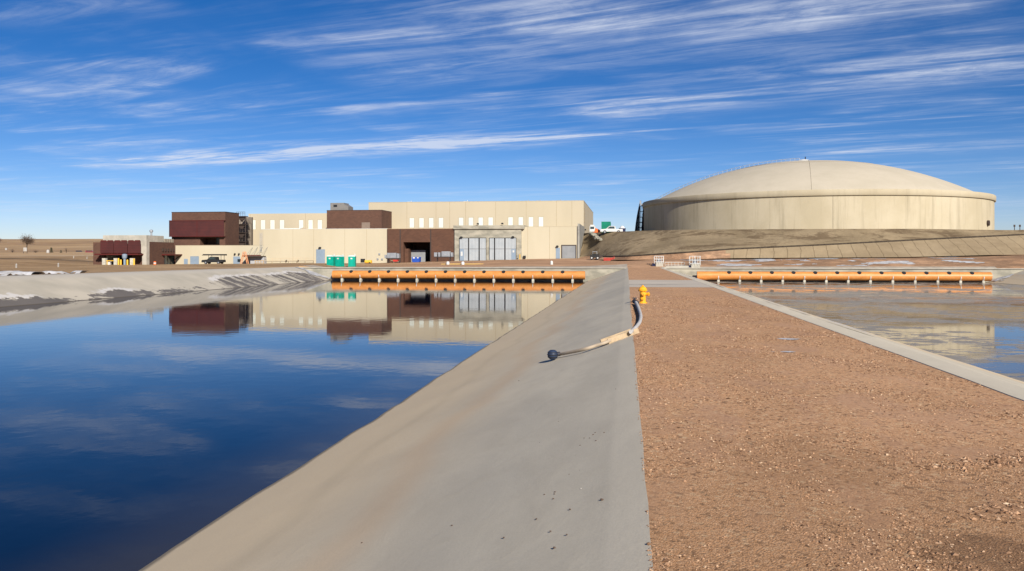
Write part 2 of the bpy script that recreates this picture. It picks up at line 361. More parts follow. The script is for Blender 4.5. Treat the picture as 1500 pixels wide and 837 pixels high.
# ---- object helpers
def thing(name, label, cat, loc=(0, 0, 0), rotz=0, group=None):
    o = bpy.data.objects.new(name, None); COL.objects.link(o)
    o.location = loc; o.rotation_euler = (0, 0, rotz); o.empty_display_size = .3
    tag(o, label, cat, group); return o
def tag(o, label, cat, group=None):
    o['label'] = label; o['category'] = cat
    if group: o['group'] = group
    return o
def stuff(o, label, cat):
    o['kind'] = 'stuff'; o['label'] = label; o['category'] = cat; return o
def struct(o): o['kind'] = 'structure'; return o
def root(p):
    while p.parent: p = p.parent
    return p
class MB:
    def __init__(s): s.v = []; s.f = []; s.mi = []; s.cur = 0
    def face(s, idx): s.f.append(tuple(idx)); s.mi.append(s.cur)
    def box(s, x0, x1, y0, y1, z0, z1):
        n = len(s.v)
        x0, x1 = min(x0, x1), max(x0, x1); y0, y1 = min(y0, y1), max(y0, y1); z0, z1 = min(z0, z1), max(z0, z1)
        s.v += [(x0, y0, z0), (x1, y0, z0), (x1, y1, z0), (x0, y1, z0), (x0, y0, z1), (x1, y0, z1), (x1, y1, z1), (x0, y1, z1)]
        for q in ((3, 2, 1, 0), (4, 5, 6, 7), (0, 1, 5, 4), (1, 2, 6, 5), (2, 3, 7, 6), (3, 0, 4, 7)): s.face(n+i for i in q)
        return s
    def cyl(s, p0, p1, r0, r1=None, n=10, caps=True):
        if r1 is None: r1 = r0
        p0, p1 = Vector(p0), Vector(p1); ax = (p1-p0).normalized()
        t = Vector((0, 0, 1)) if abs(ax.z) < .9 else Vector((1, 0, 0))
        u = ax.cross(t).normalized(); w = ax.cross(u); k = len(s.v)
        for p, r in ((p0, r0), (p1, r1)):
            for i in range(n):
                a = 2*math.pi*i/n; s.v.append(tuple(p+(u*math.cos(a)+w*math.sin(a))*r))
        for i in range(n): j = (i+1) % n; s.face((k+i, k+j, k+n+j, k+n+i))
        if caps: s.face([k+i for i in range(n)][::-1]); s.face([k+n+i for i in range(n)])
        return s
    def tube(s, pts, r, n=8):
        pts = [Vector(p) for p in pts]; k = len(s.v)
        for q, p in enumerate(pts):
            ax = (pts[min(q+1, len(pts)-1)]-pts[max(q-1, 0)]).normalized()
            t = Vector((0, 0, 1)) if abs(ax.z) < .9 else Vector((1, 0, 0))
            u = ax.cross(t).normalized(); w = ax.cross(u)
            rr = r if not isinstance(r, (list, tuple)) else r[q]
            for i in range(n):
                a = 2*math.pi*i/n; s.v.append(tuple(p+(u*math.cos(a)+w*math.sin(a))*rr))
        for q in range(len(pts)-1):
            for i in range(n): j = (i+1) % n; s.face((k+q*n+i, k+q*n+j, k+q*n+n+j, k+q*n+n+i))
        s.face([k+i for i in range(n)][::-1]); s.face([k+(len(pts)-1)*n+i for i in range(n)])
        return s
    def lathe(s, prof, c=(0, 0, 0), n=24, a0=0, a1=2*math.pi):
        k = len(s.v); full = abs(a1-a0-2*math.pi) < 1e-6; m = n if full else n+1
        for r, z in prof:
            for i in range(m):
                a = a0+(a1-a0)*i/n; s.v.append((c[0]+r*math.cos(a), c[1]+r*math.sin(a), c[2]+z))
        for q in range(len(prof)-1):
            for i in range(n):
                j = (i+1) % m; s.face((k+q*m+i, k+q*m+j, k+(q+1)*m+j, k+(q+1)*m+i))
        return s
    def prism(s, poly, y0, y1):       # polygon in x,z extruded along y
        k = len(s.v); n = len(poly)
        for y in (y0, y1): s.v += [(x, y, z) for x, z in poly]
        for i in range(n): j = (i+1) % n; s.face((k+i, k+j, k+n+j, k+n+i))
        s.face([k+i for i in range(n)]); s.face([k+n+i for i in range(n)][::-1]); return s
    def grid(s, rows):                # rows of points
        k = len(s.v); m = len(rows[0])
        for r in rows: s.v += [tuple(p) for p in r]
        for q in range(len(rows)-1):
            for i in range(m-1): s.face((k+q*m+i, k+q*m+i+1, k+(q+1)*m+i+1, k+(q+1)*m+i))
        return s
    def build(s, name, mats, parent=None, smooth=False, local=False, bevel=0):
        if parent is not None:
            o0 = Vector((0, 0, 0)) if local else root(parent).location.copy()
        elif local: o0 = Vector((0, 0, 0))
        else:
            xs = [v[0] for v in s.v]; ys = [v[1] for v in s.v]; zs = [v[2] for v in s.v]
            o0 = Vector(((min(xs)+max(xs))/2, (min(ys)+max(ys))/2, min(zs)))
        me = bpy.data.meshes.new(name); me.from_pydata([(a-o0.x, b-o0.y, c-o0.z) for a, b, c in s.v], [], s.f)
        if not isinstance(mats, (list, tuple)): mats = [mats]
        for m in mats: me.materials.append(m)
        for p, i in zip(me.polygons, s.mi): p.material_index = i; p.use_smooth = smooth
        import bmesh
        bm = bmesh.new(); bm.from_mesh(me); bmesh.ops.recalc_face_normals(bm, faces=bm.faces); bm.to_mesh(me); bm.free()
        if smooth:
            try: me.set_sharp_from_angle(angle=math.radians(40))
            except Exception: pass
        o = bpy.data.objects.new(name, me); COL.objects.link(o)
        if parent is not None: o.parent = parent
        else: o.location = o0
        if bevel:
            b = o.modifiers.new('bevel', 'BEVEL'); b.width = bevel; b.segments = 2; b.limit_method = 'ANGLE'
        return o
def copy_tree(o, parent=None):
    c = o.copy(); COL.objects.link(c)
    if parent is not None: c.parent = parent
    for ch in [x for x in bpy.data.objects if x.parent == o]: copy_tree(ch, c)
    return c
ORD = ['first', 'second', 'third', 'fourth', 'fifth', 'sixth', 'seventh', 'eighth', 'ninth', 'tenth', 'eleventh', 'twelfth', 'thirteenth', 'fourteenth', 'fifteenth']
def interp(t, xs, ys):
    if t <= xs[0]: return ys[0]
    for i in range(len(xs)-1):
        if t <= xs[i+1]:
            u = (t-xs[i])/(xs[i+1]-xs[i]); return ys[i]+(ys[i+1]-ys[i])*u
    return ys[-1]
def N(x, y, z=0, s=1.0): return mn.fractal(Vector((x*s, y*s, z)), 1.0, 2.0, 4)

# ================= TERRAIN =================
def pad(X): return interp(X, [-150, -110, -92, -88, -58, -41, -25, -12, 10, 40, 100], [-.35, -.5, -.45, -.1, .4, .8, 1.25, 1.5, 1.6, 2.0, 2.3])
def H(X, Y):
    if Y < 150.9 and -60.6 < X < 0.05: return -4.2
    if Y < 150.9 and 6.3 < X < 66.1: return -4.2
    if Y < 150.9 and 0 < X < 6.35: return -.08
    if X <= -60:
        t = interp(Y, [-100, 60, 150, 260, 400, 6500], [-.02, -.02, -.05, 1.6, 3.0, 4.0])
        near = interp(X, [-100, -64, -61], [.25, .05, -.02])
        if Y > 110: 
            k = interp(Y, [110, 170], [0, 1]); side = interp(X, [-400, -170, -140, -60], [0, 0, 1, 1])
            t = t*(1-side*k)+interp(X, [-150, -58], [pad(-110), pad(-61)])*side*k if Y < 215 else t*(1-side)+pad(X)*side
        z = t+near*0.5
        amp = interp(X, [-120, -75, -63], [.35, .22, 0])
        if Y > 186 and -150 < X: amp = .03
        return z+amp*N(X, Y, 3, .06)
    if Y < 150.9: return -.02+0.0*N(X, Y)
    f = interp(Y, [151, 162, 196], [0, .25, 1]) if X < -8 else interp(Y, [151, 158, 166], [-.02, .75, 1]) if X > 8 else 0
    if -8 <= X <= 8:
        k = (X+8)/16; f = interp(Y, [151, 162, 196], [0, .25, 1])*(1-k)+interp(Y, [151, 158, 166], [-.02, .75, 1])*k
    z = -.12+f*(pad(X)+.12)
    if 151 < Y < 185 and X < -25: z -= .12*min(1, (Y-151)/10)
    return z+.09*N(X, Y, 5, .12)*max(0, min(1, (Y-151)/6))
xs = [-6500, -3000, -1500, -900, -600, -450, -360, -300, -260, -230]+[-210+3*i for i in range(49)]+[-63, -61.0, -60.4, -40, -20, -.2, .1, 5.7, 6.28, 6.6, 30, 50, 62.4, 65.9, 66.4]+[68+3*i for i in range(20)]+[130, 160, 220, 320, 500, 900, 2000, 6500]
xs2 = sorted(set(xs+[-60.4+2.5*i for i in range(24)]+[2+2.4*i for i in range(27)]))
ys = [-200, -60.2, -60, -20, 10, 30, 45, 60]+[63+3*i for i in range(29)]+[150.8, 151.0]+[152+1.1*i for i in range(15)]+[168+2*i for i in range(22)]+[216, 224, 240, 260, 300, 360, 450, 600, 900, 1500, 3000, 6500]
ys = sorted(set(ys))
mb = MB(); mb.grid([[(x, y, H(x, y)) for x in xs2] for y in ys])
struct(mb.build('ground', DIRT, smooth=True))

def HE(X, Y): return H(X, Y)

# hills far off on the left horizon
mb = MB(); rows = []
for d, yy in ((330, 374), (420, 371.5), (560, 369), (800, 364), (1150, 358.5), (1500, 354), (1800, 351.3), (2000, 350.5), (2600, 352)):
    r = []
    for px in range(-500, 2200, 40):
        k = math.exp(-((px-60)/900)**2)*.25+.75
        p = PD(px, 375, d); z = CZ+(YH-yy)/F*d*k+N(p.x, p.y, 1, 1/260)*d*.0012
        r.append((p.x, p.y, z if d > 331 else 2.0))
    rows.append(r)
mb.grid(rows); struct(mb.build('hills', HILL, smooth=True))
# pale road far left
mb = MB(); mb.grid([[(PD(px, 373.2, d)+Vector((0, 0, .6 if d < 420 else .4))) for px in range(-300, 260, 40)] for d in (400, 425)])

# gravel road, cross slab, curb
mb = MB(); mb.grid([[(x, y, 0.0) for x in (.165, 1.5, 3, 4.5, 5.75)] for y in [-60+4*i for i in range(53)]+[150.98]])
struct(mb.build('gravel_road', GRAVEL))
SLAB = mat('grey_slab_concrete', (.50, .44, .36), (.41, .36, .295), .5, .9, sc=(.3, 2, 1))
_nt = SLAB.node_tree; _b = _nt.nodes['Principled BSDF']; _src = _b.inputs['Base Color'].links[0].from_socket
_g = _nt.nodes.new('ShaderNodeNewGeometry'); _sp = _nt.nodes.new('ShaderNodeSeparateXYZ'); lk(_nt, _g.outputs['Position'], _sp.inputs[0])
_n = noi(_nt, _g.outputs['Position'], .9, 5, .6, (.6, 1.5, 1))
_d = mathn(_nt, 'ABSOLUTE', mathn(_nt, 'ADD', mathn(_nt, 'SUBTRACT', _sp.outputs[1], 61.8), mathn(_nt, 'MULTIPLY', mathn(_nt, 'SUBTRACT', _n, .5), 3)))
lk(_nt, mixc(_nt, mathn(_nt, 'MULTIPLY', mathn(_nt, 'MULTIPLY', ramp(_nt, _d, .9, .2), ramp(_nt, _n, .42, .52)), mathn(_nt, 'MULTIPLY', ramp(_nt, _sp.outputs[0], 4.6, 3.2), .75)), _src, (.1, .085, .075)), _b.inputs['Base Color'])
mb = MB(); mb.grid([[(x, y, .004) for x in (.17, 5.72)] for y in (57, 74)])
struct(mb.build('crossing_slab', SLAB))
def cut(x, y): return .02*N(x, y, 9, .6)
mb = MB(); rows = []
Ys = [-60+1.5*i for i in range(141)]+[150.6]
for y in Ys:
    r = []
    for x, z in ((5.68, -.03), (5.70, .012), (6.2, .012), (6.3, -.0), (7.5, -.37), (10, -1.15), (12.5, -1.92), (15.2, -2.75)):
        r.append((x+(.03*N(x, y, 2, .7)), y, z+(.03*N(x, y, 4, .4) if x > 7 else 0)))
    rows.append(r)
mb.grid(rows); struct(mb.build('right_basin_slope', SLOPE, smooth=True))
mb = MB(); rows = []
Ys = [-60+.8*i for i in range(264)]+[150.5]
XL = [(.175, .005), (.05, -.035), (-.1, -.088)]+[(-.3-i*.45, (-.3-i*.45-.17)/2.97) for i in range(19)]
for y in Ys:
    r = []
    for j, (x, z) in enumerate(XL):
        e = .028*N(x, y, 2, .35)+.010*N(x, y, 7, 1.6) if j > 2 else 0
        r.append((x+(.014*N(0, y, 2, 1.6)+.006*N(0, y, 6, 9) if j < 1 else 0), y, z+e))
    rows.append(r)
mb.grid(rows); struct(mb.build('left_basin_slope', SLOPE, smooth=True))
# far (left) bank
mb = MB(); rows = []
for y in [-60+1.0*i for i in range(211)]+[150.5]:
    rows.append([(x+.05*N(x, y, 1, .3), y, z+(.05*N(x, y, 4, .2) if -61 < x else 0)) for x, z in ((-63.2, -.02), (-63.1, .06), (-61, .06), (-60.4, -.1), (-58.4, -.8), (-56.4, -1.5), (-54.4, -2.2), (-52, -3))])
mb.grid(rows); struct(mb.build('far_left_bank', BANK, smooth=True))
# far right bank
mb = MB(); rows = []
for y in [-60+2*i for i in range(106)]+[150.5]:
    rows.append([(x, y, z+.04*N(x, y, 4, .2)) for x, z in ((58.0, -2.9), (60.5, -2.1), (63.5, -1.1), (66.4, -.05), (68, .05), (68.1, -.05))])
mb.grid(rows); struct(mb.build('far_right_bank', SLOPE, smooth=True))
# near-end banks behind the camera
for x0, x1 in ((-61, .2), (6.3, 66.4)):
    mb = MB(); mb.grid([[(x, y, z) for x in (x0, x1)] for y, z in ((-60.1, 0), (-52, -2.8))])
    struct(mb.build('basin_end_slope', SLOPE))
# water, ice
mb = MB(); mb.grid([[(x, y, WZ) for x in (-56, -5)] for y in (-55, 150.4)])
struct(mb.build('water', WATER))
mb = MB(); mb.grid([[(x, y, WZ) for x in (12, 62)] for y in (-55, 150.4)])
struct(mb.build('ice', ICE))
# head walls with coping + apron behind
def headwall(x0, x1, lab):
    t = thing('retaining_wall', lab, 'wall', ((x0+x1)/2, 150.7, -4))
    m = MB(); m.box(x0, x1, 150.45, 150.9, -4, -.16); m.build('wall_face', CONCW, t)
    m = MB(); m.box(x0, x1, 150.25, 151.3, -.16, -.02); m.build('coping', CONC, t, bevel=.03)
    return t
headwall(-63.2, .16, 'long pale concrete retaining wall behind the left orange pipe')
headwall(5.9, 68.0, 'long pale concrete retaining wall behind the right orange pipe')
def apron(x0, x1, y1, nm):
    mb = MB(); xx = [x0+(x1-x0)*i/24 for i in range(25)]
    mb.grid([[(x, y, max(H(x, y), -.13)+.03) for x in xx] for y in (151.28, 151.28+(y1-151.28)*.3, 151.28+(y1-151.28)*.6, y1)])
    struct(mb.build(nm, CORR, smooth=True))
apron(-60.5, .1, 157, 'path'); apron(6.2, 62, 152.6, 'path')

# embankment under the tank (rows measured, depth in metres)
def erow(pts):
    px_ = [p[0] for p in pts]; py_ = [p[1] for p in pts]; dd = [p[2] for p in pts]
    return [PD(px, interp(px, px_, py_), interp(px, px_, dd)) for px in PXS]
PXS = [846, 850, 855, 860, 866]+list(range(874, 1900, 7))
toe = [(846, 379.5, 196), (858, 379.5, 194), (890, 380, 176), (920, 380, 167), (1000, 379, 160), (1076, 377.5, 156), (1200, 376.6, 154), (1320, 376, 153), (1444, 373, 154), (1500, 371.5, 155), (1900, 371, 158)]
lo = [(846, 378.8, 199), (858, 375.5, 198), (890, 377.2, 180), (920, 376.4, 168), (1000, 371.5, 160), (1074, 366, 158), (1200, 360.2, 159), (1342, 352.6, 163), (1500, 344.8, 167), (1650, 338.6, 170), (1900, 338, 174)]
up = [(p[0], p[1]+.5, p[2]+1.2) for p in lo]
up2 = [(p[0], p[1]-1.0, p[2]+1.5) for p in lo]
cr = [(846, 376, 201), (855, 342, 221), (866, 341, 214), (880, 340.6, 205), (940, 338.4, 192), (1000, 336.8, 180), (1200, 335.6, 171), (1342, 335.4, 171), (1463, 337.2, 173), (1560, 337.4, 173.5), (1650, 337.4, 174), (1900, 336.8, 178)]
R0, R1, R2, R3, R5 = erow(toe), erow(lo), erow(up), erow(up2), erow(cr)
R0 = [p-Vector((0, 0, .12)) for p in R0]
def between(A, B, n, amp, sc=.12, inc=False):
    out = []
    for k in range(1, n):
        u = k/n; out.append([a.lerp(b, u)+Vector((0, 0, amp*math.sin(math.pi*u)*N(a.x, a.y+k*3, 2, sc))) for a, b in zip(A, B)])
    return out
mb = MB(); mb.grid([R0]+between(R0, R1, 5, .25)+[R1])
# split: matted (right) / bare dirt (left)
o = mb.build('embankment_foot', [EMB2, DIRT], smooth=True); struct(o)
for p in o.data.polygons:
    if (p.center.x+o.location.x) < WX(1076, 152): p.material_index = 1
mb = MB()
back = [[Vector((p.x+(p.x-20)*k*.0, p.y+dy, max(p.z, 7.1)+.05 if k else p.z)) for p in R5] for k, dy in ((1, 6), (1, 30))]
back += [[Vector((p.x, Y, max(p.z, 7.2)+.1)) for p in R5] for Y in (300, 420)]
back += [[Vector((p.x, 520, 1.0)) for p in R5]]
for r in back:          # keep it clear of the buildings
    pass
mb.grid([R1, R2, R3]+between(R3, R5, 8, .5)+[R5]+back)
struct(mb.build('embankment', EMB, smooth=True))
PLZ = 7.35
m_ = MB(); m_.tube([p+Vector((0, -.15, .12)) for p in R2[4:]], .24, 8)  # added tube, coloured dark to draw the line along the bench
tag(m_.build('dark_line_tube', mat('dark_line_brown', (.06, .045, .03), (.03, .022, .015), 2, .9), smooth=True), 'long dark tube crossing the tank embankment diagonally', 'erosion sock')

# snow
def patch(name, test, x0, x1, y0, y1, step, hf, zoff, lab, thick=.0):
    nx = int((x1-x0)/step); ny = int((y1-y0)/step); mb = MB(); idx = {}
    def vid(i, j):
        if (i, j) not in idx:
            x = x0+i*step; y = y0+j*step; v = test(x, y)
            idx[(i, j)] = len(mb.v); mb.v.append((x, y, hf(x, y)+zoff+max(0, min(v, .25))*thick))
        return idx[(i, j)]
    for i in range(nx):
        for j in range(ny):
            if test(x0+(i+.5)*step, y0+(j+.5)*step) > 0:
                mb.face((vid(i, j), vid(i+1, j), vid(i+1, j+1), vid(i, j+1)))
    if not mb.f: return
    o = mb.build(name, SNOW, smooth=True); stuff(o, lab, 'snow')
patch('snow', lambda x, y: N(x, y*2.6, 11, .13)-.10-abs(x-28)*.006, 10, 62, 153, 163, .3, H, .03, 'thin strips of snow on wet dirt below the tank embankment', .1)
patch('snow', lambda x, y: N(x*.9, y*1.5, 21, .22)-.06-abs(y-72)*.006, -72, -63.4, 58, 93, .3, H, .04, 'dirty white snow bank along the dirt behind the far left bank', 1.3)
# frozen drift at the end of each pipe
SLZ = lambda x: interp(x, [6.3, 15.2], [.02, -2.75])
patch('snow', lambda x, y: .10+N(x*1.5, y*.4, 31, .3)*.6-abs(x-6.75)*.7, 6.4, 8.4, 18, 110, .2, lambda x, y: SLZ(x), .035, 'narrow ribbon of snow along the outside of the road curb', .1)
patch('snow', lambda x, y: .30-abs(x-61.5)*.16+N(x, y, 4, .5)*.5-(150-y)*.12, 59.5, 65.5, 145, 150.2, .25, lambda x, y: interp(x, [58.0, 60.5, 63.5, 66.4], [-2.9, -2.1, -1.1, -.05])+.05, .03, 'frozen drift of snow in the basin corner at the right pipe end', .6)
patch('snow', lambda x, y: .30-abs(x+57)*.10+N(x, y, 4, .5)*.5-(150-y)*.07, -61, -54, 142, 150.2, .25, lambda x, y: interp(x, [-60.4, -58.4, -56.4, -54.4], [-.1, -.8, -1.5, -2.2])+.05, .03, 'pale snow on the bank beside the left end of the left pipe', .3)
patch('snow', lambda x, y: max(.30-abs(x-3.95)*.6-abs(y-21.9)*1.3, .25-abs(x-3.5)*.8-abs(y-18.9)*1.6)+N(x*2, y*6, 41, .9)*.22-.08, 2.8, 4.8, 18.5, 22.5, .04, lambda x, y: 0, .012, 'small flat patches of old snow on the gravel road', .02)
# furrow of loose dirt is left to the gravel stones

# ================= PIPES =================
YP = 149.1; PR = .75
def pipeline(x0, x1, zc, ports, lab, tint):
    t = thing('pipe', lab, 'pipe', ((x0+x1)/2, YP, zc-PR))
    m = MB(); m.cyl((x0, YP, zc), (x1, YP, zc), PR, n=40, caps=False)
    m.cyl((x0+.02, YP, zc), (x0+.03, YP, zc), PR*.97, n=40); m.cyl((x1-.03, YP, zc), (x1-.02, YP, zc), PR*.97, n=40)
    m.build('pipe_shell', PIPE, t, smooth=True)
    for px in ports:
        x = px
        al = math.radians(52); nv = Vector((0, -math.cos(al), math.sin(al))); c = Vector((x, YP, zc))
        m = MB(); m.cyl(c+nv*(PR-.12), c+nv*(PR+.035), .34, n=20, caps=False); m.cyl(c+nv*(PR+.0), c+nv*(PR+.02), .325, n=20)
        m.build('port', BLACK, t, smooth=False)
    for i in range(len(ports)+1):
        xm = ports[i-1]+1.6*(1 if i else 0) if i else ports[0]-1.6
        m = MB(); m.cyl((xm-.04, YP, zc), (xm+.04, YP, zc), PR+.012, n=40, caps=False); m.build('joint_band', PIPE, t, smooth=True)
    return t
lp0, lp1 = WX(488, YP), WX(857, YP); ZL = (WZt(670, 397, YP-.5)-PR)
rp0, rp1 = WX(1021, YP), WX(1451, YP)
pl_sup = [WX(502, YP)+i*(WX(839, YP)-WX(502, YP))/12 for i in range(13)]
pr_sup = [WX(1052, YP)+i*(WX(1439, YP)-WX(1052, YP))/12 for i in range(13)]
sL = pl_sup[1]-pl_sup[0]; sR = pr_sup[1]-pr_sup[0]
pipeline(lp0, lp1, ZL, [x+sL/2 for x in pl_sup[:-1]], 'long orange pipe on low piers across the far end of the left basin', 0)
pipeline(rp0, rp1, ZL, [x+sR/2 for x in pr_sup[:-1]][0:], 'long orange pipe on low piers across the far end of the right basin', 0)
t0 = thing('pipe_support', 'x', 'support')
m = MB(); m.box(-.16, .16, -.42, .42, -4.0, ZL-PR+.02); m.box(-.2, .2, -.55, .55, ZL-PR-.35, ZL-PR+.08); m.build('pier', PIERM, t0, local=True, bevel=.03)
m = MB()
k = len(m.v); n = 14
for i in range(n+1):
    a = math.radians(200+ (280-200)*0 - i*(190/n)) if False else math.radians(-95-i*(85/n))
    for r in (PR+.01, PR+.045):
        for x in (-.06, .06): m.v.append((x, r*math.cos(a) if False else -abs(r*math.cos(a)) if True else 0, ZL+r*math.sin(a)))
for i in range(n):
    b0 = k+i*4; b1 = b0+4
    m.face((b0, b0+1, b1+1, b1)); m.face((b0+2, b1+2, b1+3, b0+3)); m.face((b0, b1, b1+2, b0+2)); m.face((b0+1, b0+3, b1+3, b1+1))
m.build('strap', WHITE, t0, local=True)
first = True
for side, sup in (('left', pl_sup), ('right', pr_sup)):
    for i, x in enumerate(sup):
        o = t0 if first else copy_tree(t0); first = False
        o.location = (x, YP, 0)
        tag(o, f'{ORD[i]} pale pier from the left under the {side} orange pipe', 'support', f'piers under the {side} orange pipe')

# ================= BUILDINGS =================
def facade_joints(m, xsj, Y, z0, z1, w=.10):
    m.cur = 1
    for x in xsj: m.box(x-w/2, x+w/2, Y-.004, Y+.02, z0, z1)
    m.cur = 0
def panel(parent, name, px0, px1, py0, py1, Y, mt, proud=.06, frame=None, fm=None):
    X0, z1 = W(px0, py0, Y); X1, z0 = W(px1, py1, Y)
    m = MB(); m.box(X0, X1, Y-proud, Y+.05, z0, z1); o = m.build(name, mt, parent)
    if frame:
        f = MB(); w = frame
        f.box(X0-w, X0, Y-proud-.04, Y+.05, z0, z1+w); f.box(X1, X1+w, Y-proud-.04, Y+.05, z0, z1+w); f.box(X0, X1, Y-proud-.04, Y+.05, z1, z1+w)
        f.build('frame', fm or mt, o)
    return o, X0, X1, z0, z1
def parapet(m, X0, X1, Y0, Y1, zt, w=.35, h=.5):
    # roof recessed behind a parapet
    m.box(X0, X1, Y0, Y0+w, zt-h, zt); m.box(X0, X1, Y1-w, Y1, zt-h, zt)
    m.box(X0, X0+w, Y0+w, Y1-w, zt-h, zt); m.box(X1-w, X1, Y0+w, Y1-w, zt-h, zt)
def lamp(parent, px, py, Y, s=.28):
    x, z = W(px, py, Y); m = MB(); m.box(x-s, x+s, Y-.5, Y, z-.12, z+.14); m.box(x-s*.7, x+s*.7, Y-.35, Y, z+.14, z+.26)
    return m.build('wall_lamp', BLACK, parent)

YU = 224
# A upper hall
zt = WZt(855, 294.3, YU); X0, X1 = WX(540, YU), WX(855, YU)
t = thing('building', 'tall tan hall with a row of white windows, its right side wall showing', 'building', ((X0+X1)/2, YU, 1))
m = MB(); m.box(X0, X1, YU, 288, 1, zt-.5); parapet(m, X0, X1, YU, 288, zt)
facade_joints(m, [WX(p, YU) for p in (596, 638.7, 658.7, 682, 726, 770.8, 815, 837.7)], YU, 6, zt-.05)
m.build('wall', [TAN2, JOINT], t)
m = MB(); m.box(X0-.05, X1+.05, YU-.05, YU+.4, zt+.0, zt+.09); m.box(X1-.35, X1+.05, YU+.4, 288.05, zt, zt+.09); m.build('coping', mat('tan_metal_cap', (.5, .42, .28)), t)
for p0 in (600, 614.2, 628.4, 642.7, 672.2, 686.5, 700.9, 715.5, 744.6, 759.6, 774.4, 789.2):
    panel(t, 'window', p0, p0+6.7, 319.6-(p0-600)*.008, 333.6, YU, WINW, .03, .06, JOINT)
m = MB(); xx = X1; m.box(xx-.0, xx+.06, YU+2.0, YU+4, 11, 15); m.build('louvre', JOINT, t)
m = MB(); m.box(xx, xx+.4, YU+5, YU+5.6, 9.0, 9.4); m.build('wall_lamp', BLACK, t)
for px in (600, 682, 771, 818, 788):
    x = WX(px, YU+4); m = MB(); m.box(x-.4, x+.4, YU+3, YU+4, zt-.5, zt+.35); m.cyl((x+.7, YU+3, zt-.5), (x+.7, YU+3, zt+.6), .09, n=8); m.build('roof_vent', WHITE if px in (600, 682) else STEEL, t)
# B left hall wing
zt = WZt(420, 313, YU); X0, X1 = WX(364, YU), WX(540, YU)-.003
t = thing('building', 'lower tan hall wing with seven white windows right of the brown stair building', 'building', ((X0+X1)/2, YU, -1))
m = MB(); m.box(X0, X1, YU+.01, 260, -1, zt-.5); parapet(m, X0, X1, YU+.01, 260, zt)
facade_joints(m, [WX(p, YU) for p in (366.5, 447.7)], YU+.01, 4, zt-.05)
m.build('wall', [TAN2, JOINT], t)
for p0 in (368.2, 382.2, 396, 410, 438, 451.8, 465.4):
    panel(t, 'window', p0, p0+6.5, 322.4, 336.3, YU+.01, WINW, .03, .06, JOINT)
# C brick penthouse
Y1, Y2 = 214.3, 223.9
zt = WZt(520, 308.4, Y1); X0, X1 = WX(478.7, Y1), WX(559, Y1)
t = thing('building', 'windowless brown brick roof block with a small grey louvre', 'building', ((X0+X1)/2, Y1, 7))
m = MB(); m.box(X0, X1, Y1, Y2, 5, zt); m.build('wall', BRICK, t)
m = MB(); m.box(X0-.04, X1+.04, Y1-.04, Y2, zt, zt+.1); m.build('coping', BROWNM, t)
panel(t, 'louvre', 529.8, 542, 326, 335, Y1, mat('taupe_louvre', (.2, .15, .12)), .05)
x0, z0 = W(485.8, 308.6, 219); x1, z1 = W(512, 302.5, 219)
a_ = thing('rooftop_unit', 'grey mechanical unit standing on the brown brick roof block', 'air unit', ((x0+x1)/2, 220, zt+.1))
m = MB(); m.box(x0, x1-1.2, 218, 222, zt+.1, z1+.9); m.prism([(x1-1.2, zt+.1), (x1, zt+.1), (x1, z1-.1), (x1-1.2, z1+.6)], 218, 222); m.build('casing', mat('zinc_grey', (.2, .19, .18), rough=.5), a_)
m = MB(); m.box(x0+.9, x0+1.9, 217.95, 218, z1-.2, z1+.4); m.build('louvre', DARK, a_)
# D..G lower front range
YF = 200
X0, X1 = WX(386, YF), WX(568, YF); zt = WZt(480, 335.8, YF); zb = pad(X0)-.6
t = thing('building', 'long low tan annex behind the teal portable toilets with one grey door', 'building', ((X0+X1)/2, YF, zb))
m = MB(); m.box(X0, X1-.003, YF, YU-.003, zb, zt-.5); parapet(m, X0, X1-.003, YF, YU-.003, zt)
facade_joints(m, [WX(p, YF) for p in (429, 459.5, 505, 537)], YF, zb, zt-.02, .07)
m.build('wall', [TAN, JOINT], t)
m = MB(); m.box(X0-.04, X1-.003, YF-.04, YF+.4, zt, zt+.08); m.build('coping', WHITE, t)
o, *_ = panel(t, 'door', 463.8, 475.6, 366, 386, YF, DOORG, .06, .08, DOORG)
lamp(t, 469, 363.5, YF)
for px in (420, 437): lamp(t, px, 382.3, YF, .12)
x, z = W(556, 372.5, YF); 
for (px, py) in ((556, 372.5), (560, 380), (553.5, 379.8)):
    m = MB(); x, z = W(px, py, YF); m.box(x-.2, x+.2, YF-.2, YF, z-.2, z+.2); m.build('junction_box', STEEL, t)
# white roof bundles
xq = WX(423, 205); m = MB(); m.box(xq-2.5, xq+2.6, 206, 209, zt-.45, zt+.45); m.build('roof_unit', WHITE, t)
xq = WX(437, 205); m = MB(); m.lathe([(0, 1.1), (.9, .9), (1.4, .4), (1.5, 0)], (xq, 208, zt-.45), 16); m.build('roof_cowl', WOOD, t, smooth=True)
# E brick loading bay
X0, X1 = WX(568, YF), WX(666.5, YF); zt = WZt(610, 335.6, YF); zb = pad(X0)-.5
t = thing('building', 'brown brick loading bay with a deep dark dock opening', 'building', ((X0+X1)/2, YF, zb))
ox0, oz1 = W(591.6, 355, YF); ox1, _ = W(630.6, 383, YF)
m = MB(); m.box(X0, ox0, YF-.4, YU-.01, zb, zt); m.box(ox1, X1-.2, YF-.4, YU-.01, zb, zt); m.box(ox0, ox1, YF-.4, YU-.01, oz1, zt)
m.box(ox0, ox1, 209, YU-.01, zb, oz1)
m.cur = 1
for px in (586.2, 630.9): x = WX(px, YF-.4); m.box(x-.14, x+.14, YF-.404, YF-.3, zb if px < 600 else zb, zt-.01)
m.cur = 0
lx, lz = W(597, 364.5, YF); m.box(ox0, lx, YF+.9, 209, zb, lz)
m.build('wall', [BRICKL, BROWNM], t)
m = MB(); m.box(X0, X1-.2, YF-.44, YF+.2, zt, zt+.1); m.build('coping', WOOD, t)
